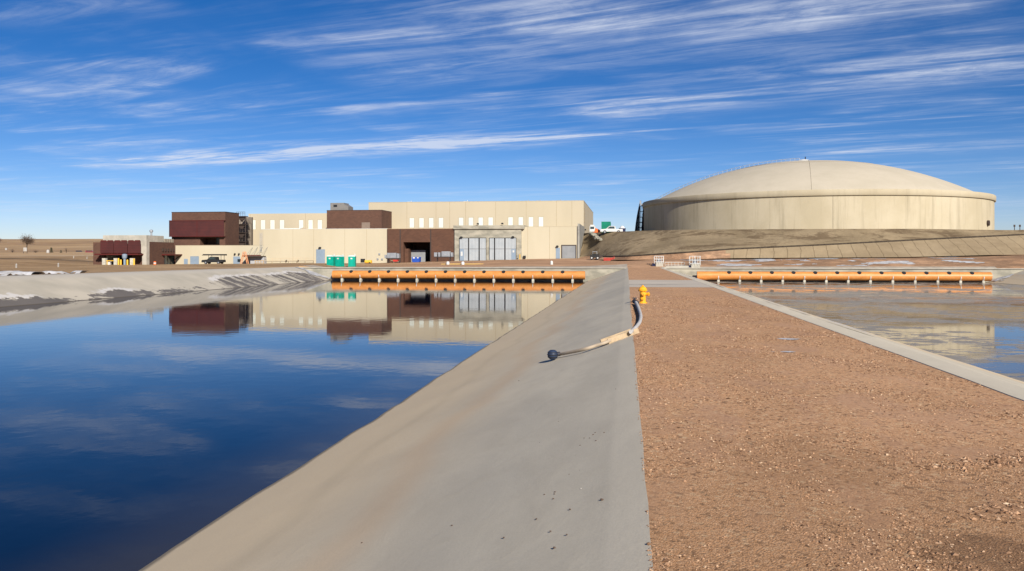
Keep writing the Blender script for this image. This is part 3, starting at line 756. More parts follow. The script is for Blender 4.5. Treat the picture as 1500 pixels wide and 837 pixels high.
m = MB(); m.box(ox0-.3, X1-.2, YF-4.5, 209, zb, pad(X0)+.05); m.build('dock_slab', CONC, t)
gx0, gz1 = W(597.5, 366.7, 203.5); gx1, gz0 = W(623, 384, 203.5)
m = MB(); m.box(gx0, gx1, 203.5, 209, zb, gz1); m.build('dock_door', DOORM, t)
m = MB(); m.box(gx1, ox1, 207, 208.9, zb+.1, oz1); m.build('dock_shade', DARK, t)  # black box paints the shadow in the right of the dock recess
m = MB(); m.box(X1-.2, X1-.003, YF-.42, YF+8, zb, zt-.05); m.build('dark_edge_strip', BLACK, t)  # black strip down the right edge of the brick bay
# F raw concrete bay
X0, X1 = WX(666.5, YF), WX(764, YF); zt = WZt(710, 330.5, YF); zb = pad(X0)-.6
t = thing('building', 'raw concrete bay with two tall pale triple doors', 'building', ((X0+X1)/2, YF, zb))
m = MB(); m.box(X0, X1, YF-.5, YU-.015, zb, zt-.9); m.build('wall', CONCW, t)
m = MB(); m.box(X0-.25, X1+.75, YF-.9, YU-.015, zt-.9, zt); m.build('roof_slab', CONCW, t, bevel=.04)
for a0, a1, posts, dpx in ((673.4, 711.7, (686.5, 702), (673.6, 679.6)), (717.3, 755.7, (724.5, 739.8), (749.2, 755.4))):
    yb = 381.8 if a0 < 700 else 380.8
    o, dx0, dx1, dz0, dz1 = panel(t, 'bay_door', a0, a1, 349.2, yb, YF-.5, DOORL, .05, .12, BLACK)
    zm = WZt(a0, 364.8, YF-.5)
    m = MB()
    for p in posts: x = WX(p, YF-.5); m.box(x-.13, x+.13, YF-.62, YF-.55, dz0, dz1)
    m.build('post', BLACK, o)
    m = MB(); 
    for i in range(1, 18):
        x = dx0+(dx1-dx0)*i/18; m.box(x-.03, x+.03, YF-.565, YF-.55, dz0, dz1)
    m.box(dx0, dx1, YF-.58, YF-.567, zm-.08, zm+.08); m.build('rib', DOORM, o)
    panel(t, 'door', dpx[0], dpx[1], 364.9, yb+.4, YF-.55, DOORG, .06)
for p in ((675.8, 348.3), (751.5, 347.8)): lamp(t, *p, YF-.5, .32)
for p in ((700.2, 328.6), (736, 328.2)): lamp(t, *p, YF-.9, .26)
x, z = W(752.6, 368.5, YF); m = MB(); m.box(x-.2, x+.2, YF-.66, YF-.62, z-.25, z+.25); m.build('notice', WHITE, t)
x, z = W(677, 372, YF); m = MB(); m.box(x-.22, x+.22, YF-.66, YF-.62, z-.5, z+.5); m.build('notice', WHITE, t)
# G tan right annex + buried side wall
X0, X1 = WX(764, YF)+.003, WX(846.2, YF); zt = WZt(846, 332.2, YF); zb = pad(X0)-.6
t = thing('building', 'tan annex at the right end with a grey roller door', 'building', ((X0+X1)/2, YF, zb))
m = MB(); m.box(X0, X1, YF, YU-.02, zb, zt)
facade_joints(m, [WX(p, YF) for p in (773, 805)], YF, zb, zt-.02, .08); m.build('wall', [TAN, JOINT], t)
m = MB(); m.box(X0, X1+.02, YF-.04, YF+.4, zt, zt+.08); m.build('coping', TAN2, t)
panel(t, 'roller_door', 823.5, 843, 360.3, 378.6, YF, DOORM, .04, .22, BROWNM)
panel(t, 'door', 814.3, 820.2, 363.2, 379, YF, DOORG, .06)
lamp(t, 816.5, 361.4, YF)
m = MB(); x, z = W(761.5, 377, YF-2); m.cyl((x, YF-2, z-.7), (x, YF-2, z+.7), .12, n=8)
tag(m.build('bollard', YEL), 'small yellow bollard at the corner of the concrete bay', 'bollard')
x, z = W(768.5, 376.6, YF); m = MB(); m.box(x-.3, x+.3, YF-.5, YF, z-.3, z+.3); m.build('wall_box', BLACK, t)
zt2 = zt+.7
m = MB(); m.box(X1+.005, X1+.45, YF-.4, YU-.5, 0, zt2)
tag(m.build('retaining_wall', GREYW), 'grey concrete fin wall between the tan annex and the dirt embankment', 'wall')

# H brown tower
Y1, Y2 = 205, 212.8
X0, X1 = WX(251.5, Y1), WX(330, Y1); zt = WZt(290, 311.3, Y1)
t = thing('building', 'brown brick building with a wide red louvre screen on its upper floor', 'building', ((X0+X1)/2, Y1, -1))
ox0, oz1 = W(293, 348.4, Y1); ox1, oz0 = W(321.6, 359, Y1)
m = MB(); m.box(X0, ox0, Y1, Y2, -1, zt); m.box(ox1, X1, Y1, Y2, -1, zt); m.box(ox0, ox1, Y1, Y2, oz1, zt); m.box(ox0, ox1, Y1, Y2, -1, oz0); m.box(ox0, ox1, Y1+4, Y2, oz0, oz1)
m.build('wall', BRICK, t)
m = MB(); m.box(ox0+2.4, ox1, Y1+3.9, Y1+3.98, oz0, oz1); m.build('window', GLASS, t)
m = MB(); m.box(X0-.06, X1+.06, Y1-.06, Y2+.06, zt, zt+.14); m.build('coping', BROWNM, t)
sx0, sz1 = W(247.7, 324, Y1-1); sx1, sz0 = W(328, 346, Y1-1); sm = WX(288.6, Y1-1)
for a_, b_ in ((sx0, sm-.06), (sm+.06, sx1)):
    m = MB(); m.box(a_, b_, Y1-1, Y1-.9, sz0, sz1); m.build('louvre_screen', RED, t)
m = MB(); m.box(sx0, sx1, Y1-1.1, Y1, sz1, sz1+.15); m.box(sx0, sx1, Y1-1.1, Y1, sz0-.15, sz0); m.box(sx0-.01, sx0+.1, Y1-1, Y1, sz0, sz1); m.box(sm-.06, sm+.06, Y1-1.05, Y1-.9, sz0, sz1); m.build('screen_frame', REDF, t)
# external stair
st = thing('stair_tower', 'open steel stair with stacked landings between brown building and tan hall', 'stair', (X1+.2, 217, -1))
m = MB(); x1_ = WX(351.5, 217.0); x2_ = WX(361.5, 217.0)
for p in ((x1_, 216.2), (x2_, 216.2), (x1_, 220.5), (x2_, 220.5)): m.cyl((*p, -1), (*p, zt-.6), .1, n=6)
m.build('frame', BROWNM, st)
zs_ = [WZt(356, y, 217) for y in (317, 328.5, 341, 354, 366)]
for i, z in enumerate(zs_):
    m = MB(); m.box(x1_-.6, x2_+.1, 215.8, 217.6, z-.18, z); m.build('landing', BROWNM, st)
    m = MB(); m.prism([(x1_-.3, z-.2), (x2_, z-.2), (x2_-1.0, z-1.5), (x1_+.7, z-1.5)], 216.2, 216.6); m.build('bracket', BROWNM, st)
    m = MB(); m.cyl((x1_-.5, 215.9, z+1.1), (x2_, 215.9, z+1.1), .05, n=6); m.cyl((x1_-.5, 215.9, z+.6), (x2_, 215.9, z+.6), .04, n=6)
    for k in range(5): xx = x1_-.5+(x2_-x1_+.5)*k/4; m.cyl((xx, 215.9, z), (xx, 215.9, z+1.1), .04, n=6)
    m.build('railing', BROWNM, st)
    if i < 4:
        m = MB(); z2 = zs_[i+1]
        for k in range(8):
            u = k/8; m.box(x1_+.2+(x2_-x1_-.6)*u, x1_+.5+(x2_-x1_-.6)*u+.3, 218, 219.6, z+(z2-z)*u-.06, z+(z2-z)*u)
        m.build('stair_flight', BROWNM, st)
# grey-brown wall behind the stair
m = MB(); m.box(WX(346, 221), WX(363.9, 221), 221, 223.9, -1, zt-.5); tag(m.build('wall', mat('dim_grey_block', (.26, .22, .18))), 'narrow grey-brown wall strip behind the open steel stair', 'wall')

# I low tan annex
X0, X1 = WX(257, YF), WX(386, YF)-.02; zt = WZt(320, 360, YF); zb = -1.0
t = thing('building', 'low single storey tan annex in front of the brown louvred building', 'building', ((X0+X1)/2, YF, zb))
m = MB(); m.box(X0, X1, YF+.02, Y1-.02, zb, zt); m.build('wall', [TAN, JOINT], t)
m = MB(); m.box(X0-.04, X1, YF-.02, YF+.3, zt, zt+.08); m.build('coping', TAN2, t)
panel(t, 'door', 269.5, 275, 379.5, 390.5, YF, DOORG, .05)
panel(t, 'door', 279.3, 291, 376, 391, YF, DOORG, .05, .06, DOORG)
o, *_ = panel(t, 'door', 341.8, 351.6, 376, 391, YF, DOORG, .05)
panel(o, 'glazing', 348, 352.5, 379.7, 384, YF-.05, GLASS, .04)
for px in (344.5, 350.5): lamp(t, px, 372.7, YF, .14)
cx0, cz = W(358, 373.4, YF-2); cx1 = WX(384.5, YF-2)
m = MB(); m.box(cx0, cx1, YF-3, YF, cz-.55, cz-.3); m.build('canopy', BROWNM, t)
m = MB(); m.box(cx0+.02, cx1, YF-3.05, YF-2.9, cz-.28, cz-.05); m.build('canopy_fascia', REDF, t)
m = MB()
for k in range(4):
    x = cx0+.8+k*1.3; m.cyl((x, YF-2.8, cz-.2), (x+.5, YF-.05, cz+1.9), .04, n=6)
m.build('tie_rod', STEEL, t)
m = MB(); m.box(cx0+1.3, cx1+.2, YF-1.5, YF, zb, cz-.6); m.build('vestibule', mat('corrugated_grey', (.36, .37, .39)), t)
# ladder + pipe rack beside annex corner (thin, vertical)
lx = WX(386, YF)
lad = thing('ladder', 'thin white caged ladder rising above the canopy at the annex corner', 'ladder', (lx, YF-.1, 3))
m = MB()
for dx in (-.25, .25): m.cyl((lx-.6+dx, YF-.12, 3), (lx-.6+dx, YF-.12, WZt(386, 341, YF)), .05, n=6)
m.build('rail', STEEL, lad)
m = MB(); z = 3.1
while z < WZt(386, 342, YF): m.cyl((lx-.85, YF-.12, z), (lx-.35, YF-.12, z), .035, n=6); z += .4
m.build('rung', STEEL, lad)
# pinkish A-frame ladder
ax_, az = W(358, 390, 196); m = MB()
gz = H(ax_, 196)
af = thing('step_ladder', 'orange step ladder standing open by the grey door', 'ladder', (ax_, 196, gz))
for sx in (-.9, .9):
    m = MB()
    for dx in (-.25, .25): m.cyl((ax_+sx+dx*.3, 196+dx, gz), (ax_+sx*.12+dx*.3, 196+dx, gz+3.0), .09, n=6)
    for k in range(1, 7): u = k/7; m.cyl((ax_+sx*(1-.88*u), 195.75, gz+3*u), (ax_+sx*(1-.88*u), 196.25, gz+3*u), .05, n=6)
    m.build('leg_frame', mat('orange_fibreglass', (.65, .3, .15)), af)
# handrail near annex (timber)
rx0, rz = W(374, 388, 197); rt = thing('railing', 'timber guard rail at the left corner of the long tan annex', 'railing', (rx0, 197, rz-.4))
m = MB(); rx1 = WX(386, 197)
for k in range(4): x = rx0+(rx1-rx0)*k/3; m.box(x-.07, x+.07, 196.95, 197.1, rz-.5, rz+1.1)
m.build('post', WOOD, rt); m = MB()
for h in (.4, 1.0): m.box(rx0-.2, rx1+.2, 196.9, 196.95, rz+h-.1, rz+h+.1)
m.build('rail', WOOD, rt)
rt = thing('railing', 'low pale pipe railing along the foot of the long tan annex', 'railing', (WX(420, 199), 198.8, 0))
x0, x1 = WX(387, 198.8), WX(460, 198.8); m = MB(); g0 = H(x0, 198.8)
for h in (.75, 1.25): m.cyl((x0, 198.8, g0+h), (x1, 198.8, g0+h+.2), .045, n=6)
m.build('rail', mat('cream_rail', (.55, .45, .3)), rt); m = MB()
for k in range(7): x = x0+(x1-x0)*k/6; m.cyl((x, 198.8, g0-.4), (x, 198.8, g0+1.3+.2*k/6), .045, n=6)
m.build('post', mat('cream_rail', (.55, .45, .3)), rt)

# J gatehouse: front faces the basin, long side faces right
YG = 188; zb = -1.0
def gx(px): return WX(px, YG)
def YX(px, X):      # where a wall running away from us at X shows at px
    a = (px-750)/F; return X*(Cc+a*S)/(-S+a*Cc)
XG = gx(216)
t = thing('building', 'gatehouse of brick and concrete with a red louvre screen over its open bay', 'building', (gx(180), YG, zb))
zbk = WZt(143, 355.2, YG); zbr = WZt(216, 354.4, YG); zc = WZt(180, 345, YG)
Ye = YX(257, XG)-.6; Yc = YX(240, XG)
m = MB(); m.box(gx(136.5), gx(152.3), YG, Ye, zb, zbk); m.build('brick_wall', BRICK, t)
m = MB(); m.box(gx(190), XG-.02, YG+.9, Ye, zb, zbr); m.build('brick_wall', BRICK, t)
lz0 = WZt(180, 371, YG)
m = MB(); m.box(gx(152.3)+.003, XG, YG-.4, YG+.85, lz0, zc); m.box(gx(152.3)+.003, XG-.01, YG+.85, Yc, zbr+.01, zc-.01); m.box(gx(209.6), XG, YG-.4, YG+.85, zb, lz0); m.box(gx(152.3)+.003, gx(154.5), YG+1, YG+8, zb, lz0); m.build('concrete_frame', CONC, t)
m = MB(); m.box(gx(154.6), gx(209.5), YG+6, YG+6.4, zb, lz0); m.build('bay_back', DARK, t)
for a_, b_ in ((152.8, 172), (172.6, 192), (192.8, 211.3)):
    x0, x1 = gx(a_), gx(b_); z1 = WZt(180, 353.8, YG-1.5)
    m = MB(); m.box(x0, x1, YG-1.6, YG-1.45, lz0, z1)
    m.build('louvre_screen', RED, t)
    for k in range(2):
        m = MB(); xm = x0+(x1-x0)*(.25+.5*k); w_ = (x1-x0)*.25
        m.prism([(xm-w_+.03, z1), (xm+w_-.03, z1), (xm+w_-.25, z1+.28), (xm-w_+.25, z1+.28)], YG-1.62, YG-1.42); m.build('screen_head', REDF, t)
m = MB(); m.box(gx(148), gx(211.5), YG-2.6, YG-.4, WZt(180, 373.8, YG-2.6), WZt(180, 371.8, YG-2.6)); m.build('canopy', REDF, t)
m = MB(); m.prism([(gx(148), WZt(150, 379, YG)), (gx(152), WZt(150, 377, YG)), (gx(152), WZt(150, 374, YG))], YG-1.6, YG-1.4); m.build('canopy_bracket', REDF, t)
ya, yb = YX(240.5, XG), YX(254.5, XG); zd = WZt(247, 374.3, 196)
m = MB(); m.box(XG-.1, XG+.05, ya, yb, zb, zd); gd = m.build('glass_door', GLASS, t)
m = MB()
for u in (0, .33, .66, 1): y_ = ya+(yb-ya)*u; m.box(XG+.05, XG+.1, y_-.07, y_+.07, zb, zd)
m.build('mullion', BROWNM, gd)
m = MB(); m.box(XG-.02, XG+2.2, YX(237, XG), yb+.4, zd, zd+.3); m.build('canopy', REDF, t)
m = MB(); m.cyl((XG+2.0, yb, zd), (XG, yb, zd-1.3), .1, n=6); m.build('canopy_brace', BROWNM, t)
for k in range(5):
    y_ = YX(238+k*4, XG); m = MB(); m.box(XG-.02, XG+.22, y_-.16, y_+.16, zd+1.0, zd+1.7); m.build('wall_fin', BROWNM, t)
x = gx(204.5); m = MB(); m.cyl((x, YG+5, zc-.2), (x, YG+5, zc+1.0), .22, n=10); m.lathe([(.22, .9), (.42, 1.1), (.4, 1.5), (0, 1.65)], (x, YG+5, zc-.1), 12); m.build('chimney_vent', STEEL, t)
for k in range(4):
    y_ = YX(242+k*3.4, XG-1); m = MB(); m.box(XG-1.6, XG-.8, y_-.4, y_+.4, zbr, zbr+.9); m.build('roof_vent', mat('roof_beige', (.3, .26, .2)), t)
# pillars, bollards
YB = 184.5
for i, px in enumerate((153.3, 170.3, 194)):
    x = WX(px, YB); zt_ = WZt(px, 378.5, YB); g = H(x, YB)-.2
    m = MB(); m.box(x-.42, x+.42, YB-.42, YB+.42, g, zt_)
    tag(m.build('pillar', PIERM, bevel=.03), ('squat pale pillar at the left end of the gatehouse bay', 'squat pale pillar beside the yellow rail in the gatehouse bay', 'squat pale pillar right of the grey canister in the gatehouse bay')[i], 'pillar', 'pillars of the gatehouse bay')
for i, px in enumerate((173.6, 177, 186.6, 196.3)):
    x = WX(px, YB-.6); zt_ = WZt(px, (378.5, 380.5, 380.5, 379)[i], YB-.6); g = H(x, YB)-.2
    m = MB(); m.cyl((x, YB-.6, g), (x, YB-.6, zt_-.15), .2, n=12, caps=True); m.lathe([(.2, 0), (.14, .12), (0, .17)], (x, YB-.6, zt_-.15), 12)
    tag(m.build('bollard', YEL, smooth=True), f'{("leftmost", "second", "third", "rightmost")[i]} of the tall yellow bollards in the gatehouse bay', 'bollard', 'yellow bollards of the gatehouse bay')
x0, x1 = WX(157, YB), WX(167.5, YB); g = H(x0, YB)
t = thing('guard_rail', 'low yellow guard rail between two gatehouse pillars', 'railing', ((x0+x1)/2, YB, g))
m = MB()
for x in (x0, x1): m.cyl((x, YB, g-.1), (x, YB, g+1.0), .09, n=8)
m.build('post', YEL, t); m = MB(); m.cyl((x0-.2, YB, g+.95), (x1+.2, YB, g+.95), .1, n=8); m.build('rail', YEL, t)
x = WX(159.5, YB+.4); m = MB(); m.box(x-.35, x+.35, YB+.3, YB+.8, g-.1, g+.9); m.box(x-.4, x+.4, YB+.25, YB+.85, g+.9, g+.98)
tag(m.build('utility_cabinet', WHITE), 'small white cabinet behind the yellow guard rail', 'cabinet')
x = WX(182.6, YB); g = H(x, YB)
t = thing('canister', 'blue grey canister on a post in the gatehouse bay', 'tank', (x, YB, g))
m = MB(); m.cyl((x, YB, g-.2), (x, YB, WZt(182, 380, YB)), .28, n=12); m.build('post', DOORG, t)
zz = WZt(182, 380, YB); m = MB(); m.lathe([(0, -.2), (.3, 0), (.55, .3), (.6, 1.1), (.35, 1.25), (0, 1.3)], (x, YB, zz), 16); m.build('drum', DOORG, t, smooth=True)
x = WX(226.8, 182); g = H(x, 182)
t = thing('traffic_barrel', 'orange and white marker post on the dirt before the gatehouse brick wall', 'traffic marker', (x, 182, g))
m = MB(); m.lathe([(.3, 0), (.28, .9), (.18, 1.0), (0, 1.02)], (x, 182, g), 14); m.build('body', ORG, t, smooth=True)
m = MB(); m.lathe([(.305, .0), (.30, .25)], (x, 182, g+.45), 14); m.build('stripe', WHITE, t)

# ================= VEHICLES, EQUIPMENT =================
def pickup(name, lab, cat, loc, rot, paint, rack=False, scale=1, suv=False):
    t = thing(name, lab, cat, loc, rot)
    m = MB(); L = 5.4
    body = [(-2.7, .45), (-2.65, 1.05), (-1.0 if not suv else -2.5, 1.08), (-.9 if not suv else -2.35, 1.75), (.5, 1.78), (1.25, 1.12), (2.55, 1.0), (2.7, .75), (2.68, .42), (1.95, .42), (1.8, .68), (1.35, .68), (1.2, .42), (-1.3, .42), (-1.45, .68), (-1.9, .68), (-2.05, .42)]
    m.prism([(x*scale, z*scale) for x, z in body], -.92*scale, .92*scale); m.build('body', paint, t, local=True, bevel=.05)
    for s in (-1, 1):
        y = s*.925*scale
        m = MB(); m.prism([(x*scale, z*scale) for x, z in ((-.75 if not suv else -2.1, 1.15), (-.7 if not suv else -2.0, 1.65), (.42, 1.67), (.95, 1.17))], min(y, y+.02*s), max(y, y+.02*s)); m.build('side_window', GLASS, t, local=True)
        for x in (-1.68, 1.58):
            m = MB(); m.cyl((x*scale, s*.72*scale, .38*scale), (x*scale, s*.97*scale, .38*scale), .38*scale, n=18); w = m.build('wheel', BLACK, t, local=True)
            m = MB(); m.cyl((x*scale, s*.97*scale, .38*scale), (x*scale, s*.985*scale, .38*scale), .2*scale, n=14); m.build('rim', STEEL, w, local=True)
    m = MB(); 
    m.v += [tuple(c*scale for c in p) for p in ((.53, -.8, 1.74), (.53, .8, 1.74), (1.2, .8, 1.16), (1.2, -.8, 1.16))]
    m.v = [(x+.03, y, z+.03) for x, y, z in m.v]; m.face((0, 1, 2, 3)); m.build('windscreen', GLASS, t, local=True)
    if rack:
        m = MB()
        for x in (-2.3, .9):
            for y in (-.8, .8): m.cyl((x, y, 1), (x, y, 2.15), .05, n=6)
        for y in (-.8, .8): m.cyl((-3.0, y, 2.15), (2.6, y, 2.15), .07, n=6)
        m.box(-3.1, 2.5, -.6, .6, 2.2, 2.42); m.build('ladder_rack', BLACK, t, local=True)
    return t
x = WX(313, 192); pickup('pickup_truck', 'black pickup with a loaded ladder rack before the low tan annex', 'pickup truck', (x, 192, H(x, 192)), math.pi, BLACK, True, 1.0)
x = WX(896, 205); pickup('pickup_truck', 'white pickup parked on the embankment by the green container', 'pickup truck', (x, 203, PLZ+.1), math.pi, WHITE, False, 1.0)
# green container
def box_thing(name, lab, cat, px0, px1, py0, Y, dpth, z0, mt, ribs=True, wide=None):
    x0, x1 = WX(px0, Y), WX(px1, Y); z1 = WZt((px0+px1)/2, py0, Y)
    t = thing(name, lab, cat, ((x0+x1)/2, Y, z0))
    m = MB(); m.box(x0, x1, Y, Y+dpth, z0+.12, z1)
    if ribs:
        k = x0+.15
        while k < x1-.2: m.box(k, k+.12, Y-.05, Y, z0+.25, z1-.15); k += .3
    m.build('body', mt, t)
    m = MB(); m.box(x0-.05, x1+.05, Y-.06, Y+.1, z1, z1+.1); m.box(x0-.05, x1+.05, Y-.06, Y+.1, z0, z0+.12); m.build('rail', mt, t)
    return t, x0, x1, z1
box_thing('shipping_container', 'dark green container standing on the embankment beyond the white pickup', 'container', 881, 894.3, 325.5, 214, 6, PLZ, GREEN)
# orange + white truck on the corner of the plateau
x0 = WX(870, 217)
t = thing('dump_truck', 'orange work truck with a white cab at the corner of the tan hall', 'truck', (x0, 217, PLZ), 0)
m = MB(); m.box(-1.1, .4, -1.1, 1.1, .9, 2.3); m.box(-.95, .15, -1.0, 1.0, 2.3, 2.7); m.build('cab', WHITE, t, local=True, bevel=.08)
m = MB(); m.box(-.9, .1, -1.12, -1.1, 1.6, 2.2); m.build('side_window', GLASS, t, local=True)
m = MB(); m.prism([(.1, .7), (1.9, .7), (2.2, 1.2), (1.5, 1.4), (.4, 1.9)], -1.1, 1.1); m.box(-1.1, 2.0, -.9, .9, .45, .85); m.build('bed', ORG, t, local=True)
for xx in (-.7, 1.4):
    for yy in (-1.05, .8): m = MB(); m.cyl((xx, yy, .45), (xx, yy+.25, .45), .45, n=16); m.build('wheel', BLACK, t, local=True)
# navy skip with white heap
x = WX(911.5, 208)
t = thing('dumpster', 'dark navy skip heaped with pale rubbish on the embankment', 'skip', (x, 208, PLZ))
m = MB(); m.prism([(-.7, .1), (.7, .1), (.85, 1.5), (-.85, 1.5)], -.9, .9); m.build('body', NAVY, t, local=True)
m = MB(); m.lathe([(0, .7), (.35, .55), (.6, .2), (.78, 0)], (0, 0, 1.45), 12); m.build('load', WHITE, t, local=True, smooth=True)
# spilled rubble below the truck
def rock(r, seed, n=8):
    import bmesh
    bm = bmesh.new(); bmesh.ops.create_icosphere(bm, subdivisions=1, radius=r)
    for v in bm.verts: v.co *= 1+.35*mn.noise(v.co*(2/r)+Vector((seed, 0, 0)))
    for v in bm.verts: v.co.z *= .6
    vs = [tuple(v.co) for v in bm.verts]; fs = [tuple(v.index for v in f.verts) for f in bm.faces]; bm.free(); return vs, fs
def addrock(mb, p, r, seed):
    vs, fs = rock(r, seed); k = len(mb.v); mb.v += [(a+p[0], b+p[1], c+p[2]) for a, b, c in vs]
    for f in fs: mb.face(tuple(i+k for i in f))
m = MB()
for i in range(60):
    u = i/60; px = 866+12*u+random.uniform(-2, 2); py = 342+9*u+random.uniform(-1.5, 1.5); d = 212-14*u
    p = PD(px, py, d); addrock(m, p, random.uniform(.25, .7), i)
stuff(m.build('rubble', CONCW), 'pale rubble spilled down the embankment corner below the orange truck', 'rubble')
# black machine at foot
x = WX(872, 186); z = H(x, 186)
t = thing('wheel_loader', 'small black skid loader at the foot of the embankment corner', 'loader', (x, 186, z+.1))
m = MB(); m.box(-1.1, .9, -.7, .7, .4, 1.0); m.box(-.7, .5, -.6, .6, 1.0, 1.25); m.build('body', BLACK, t, local=True, bevel=.06)
m = MB()
for a_ in ((-.6, -.55), (.4, -.55), (-.6, .55), (.4, .55)): m.cyl((*a_, .9), (a_[0]*.8, a_[1], 1.75), .05, n=6)
m.box(-.6, .45, -.6, .6, 1.72, 1.8); m.build('cab_frame', STEEL, t, local=True)
m = MB(); m.prism([(.9, .3), (2.0, .15), (2.1, .3), (1.6, .9), (.9, .95)], -.7, .7); m.build('bucket', BROWNM, t, local=True)
for xx in (-.75, .55):
    for yy in (-.95, .7): m = MB(); m.cyl((xx, yy, .38), (xx, yy+.25, .38), .38, n=16); w = m.build('wheel', BLACK, t, local=True); m = MB(); m.cyl((xx, yy-.02, .38), (xx, yy, .38), .17, n=12); m.build('rim', WHITE, w, local=True)
# red barrier mesh
x0, x1 = WX(885, 176), WX(899.5, 176); z = H(x0, 176)
t = thing('safety_barrier', 'bright red barrier rails on the dirt right of the black loader', 'barrier', ((x0+x1)/2, 176, z))
m = MB()
for k in range(6): x = x0+(x1-x0)*k/5; m.box(x-.05, x+.05, 175.9, 176.1, z-.2, z+.7+.25*(k == 5))
m.build('post', REDP, t); m = MB()
for k, h in enumerate((.08, .28, .5)): m.box(x0-.1, x1+.1, 175.85+k*.01, 175.9+k*.01, z+h, z+h+.14)
m.build('rail', REDP, t)
# portable toilets
pt = thing('portable_toilet', 'x', 'toilet')
m = MB(); m.box(-.56, .56, -.56, .56, .08, 2.05); m.box(-.6, .6, -.6, .6, 0, .1)
for k in range(4): m.box(-.5+.3*k, -.44+.3*k, -.59, -.56, .2, 1.0)
m.build('body', TEAL, pt, local=True, bevel=.04)
m = MB(); m.prism([(-.62, 2.05), (.62, 2.05), (.58, 2.2), (.25, 2.34), (-.25, 2.34), (-.58, 2.2)], -.62, .62); m.build('roof', TEALR, pt, local=True, bevel=.04)
m = MB(); m.box(-.36, .36, -.6, -.57, .15, 1.9); d_ = m.build('door', TEAL, pt, local=True); m = MB(); m.box(-.16, .16, -.62, -.6, 1.55, 1.8); m.build('sign', WHITE, d_, local=True)
m = MB(); m.cyl((.38, .38, 2.1), (.38, .38, 2.62), .06, n=8); m.build('vent_pipe', WHITE, pt, local=True)
for i, (px, r) in enumerate(((485, -.12), (497.7, -.25), (515.9, .1))):
    o = pt if i == 0 else copy_tree(pt); x = WX(px, 164); o.location = (x, 164, H(x, 164)-.02); o.rotation_euler = (0, 0, r)
    o.scale = (1.22, 1.1, 1.0)
    tag(o, ('leftmost teal portable toilet, hard against its neighbour', 'middle teal portable toilet, right of the pair', 'lone teal portable toilet standing apart on the right')[i], 'portable toilet', 'teal portable toilets by the basin')
# electrical skids
def skid(px, lab, w, parts):
    x = WX(px, 195); z = H(x, 195); t = thing('generator', lab, 'generator', (x, 195, z))
    m = MB()
    for a_ in (-.7*w, .7*w): m.box(a_-.08, a_+.08, -.5, .5, -.3, 1.0)
    m.box(-w, w, -.6, .6, .95, 1.15); m.build('stand', BROWNM, t, local=True)
    for a_, b_, h in parts:
        m = MB(); m.box(a_, b_, -.7, .7, 1.15, 1.15+h); m.box(a_+.08, b_-.08, -.73, -.7, 1.25, 1.05+h); m.build('housing', STEEL, t, local=True, bevel=.05)
    return t
skid(575.8, 'grey generator box on a stand at the left corner of the brick bay', 1.6, ((-1.3, .9, 1.25), (1.0, 1.6, 1.1), (-1.9, -1.4, .8)))
skid(650, 'row of grey electrical boxes right of the dock opening', 2.2, ((-2.2, -1.5, 1.0), (-1.2, -.7, 1.0), (-.4, 1.6, 1.25), (1.8, 2.2, 1.0)))
x = WX(609, 196.5); z = pad(WX(568, 200))+.06
t = thing('dumpster', 'bright blue open skip in front of the grey dock door', 'skip', (x, 197.2, z))
m = MB()
for (a0, a1, y0, y1) in ((-.75, .75, -.7, -.62), (-.75, .75, .62, .7)): m.prism([(a0, .1), (a1, .1), (a1+.25, 1.35), (a0-.25, 1.35)], y0, y1)
m.box(-.75, .75, -.62, .62, .1, .2); m.box(-.95, -.85, -.62, .62, .2, 1.3); m.box(.85, .95, -.62, .62, .2, 1.3); m.build('body', BLUE, t, local=True)
m = MB(); m.box(-.7, -.2, -.72, -.7, 1.0, 1.3); m.box(.3, .7, -.72, -.7, 1.05, 1.3); m.build('label', WHITE, t, local=True)
# yellow timber on plaza
m = MB()
for i in range(7):
    x0, x1 = WX(646+i*3, 172+i*.3), WX(690+i*3, 172+i*.3); z = H((x0+x1)/2, 172); m.box(x0, x1, 172+i*.3, 172.2+i*.3, z+.02+.01*i, z+.14+.01*i)
stuff(m.build('lumber', mat('yellow_lumber', (.62, .42, .14))), 'loose yellow boards lying on the dirt before the basin wall', 'lumber')
for i, px in enumerate((656, 678)):
    x = WX(px, 171.5); z = H(x, 171.5)
    m = MB(); m.lathe([(.35, 0), (.32, .5), (.22, .62), (0, .66)], (x, 171.5, z), 12)
    tag(m.build('bucket', WHITE, smooth=True), ('white bucket at the left end of the yellow boards', 'white bucket in the middle of the yellow boards')[i], 'bucket')
x = WX(808, 165); z = H(x, 165); m = MB(); m.lathe([(.28, 0), (.26, .6), (.12, .75), (0, .78)], (x, 165, z), 12)
tag(m.build('cap', WHITE, smooth=True), 'small white vent cap alone on the dirt above the left pipe', 'cap')
x = WX(580, 188); z = H(x, 188)
t = thing('wheelbarrow', 'small red wheelbarrow in front of the brick bay corner', 'wheelbarrow', (x, 188, z))
m = MB(); m.prism([(-.5, .35), (.4, .35), (.7, .75), (-.7, .75)], -.35, .35); m.build('tray', REDP, t, local=True)
m = MB(); m.cyl((.8, -.05, .22), (.8, .05, .22), .22, n=12); m.build('wheel', BLACK, t, local=True)
m = MB()
for s in (-.3, .3): m.cyl((.8, s*.3, .25), (-1.2, s, .6), .04, n=6); m.cyl((-.4, s, .45), (-.45, s, 0), .035, n=6)
m.build('handle', WOOD, t, local=True)
x = WX(536, 190); z = H(x, 190)
t = thing('compressor', 'small yellow and black compressor on the dirt right of the toilets', 'compressor', (x, 190, z-.1))
m = MB(); m.cyl((-.2, 0, .5), (1.4, 0, .5), .4, n=14); m.build('tank', YEL, t, local=True, smooth=True)
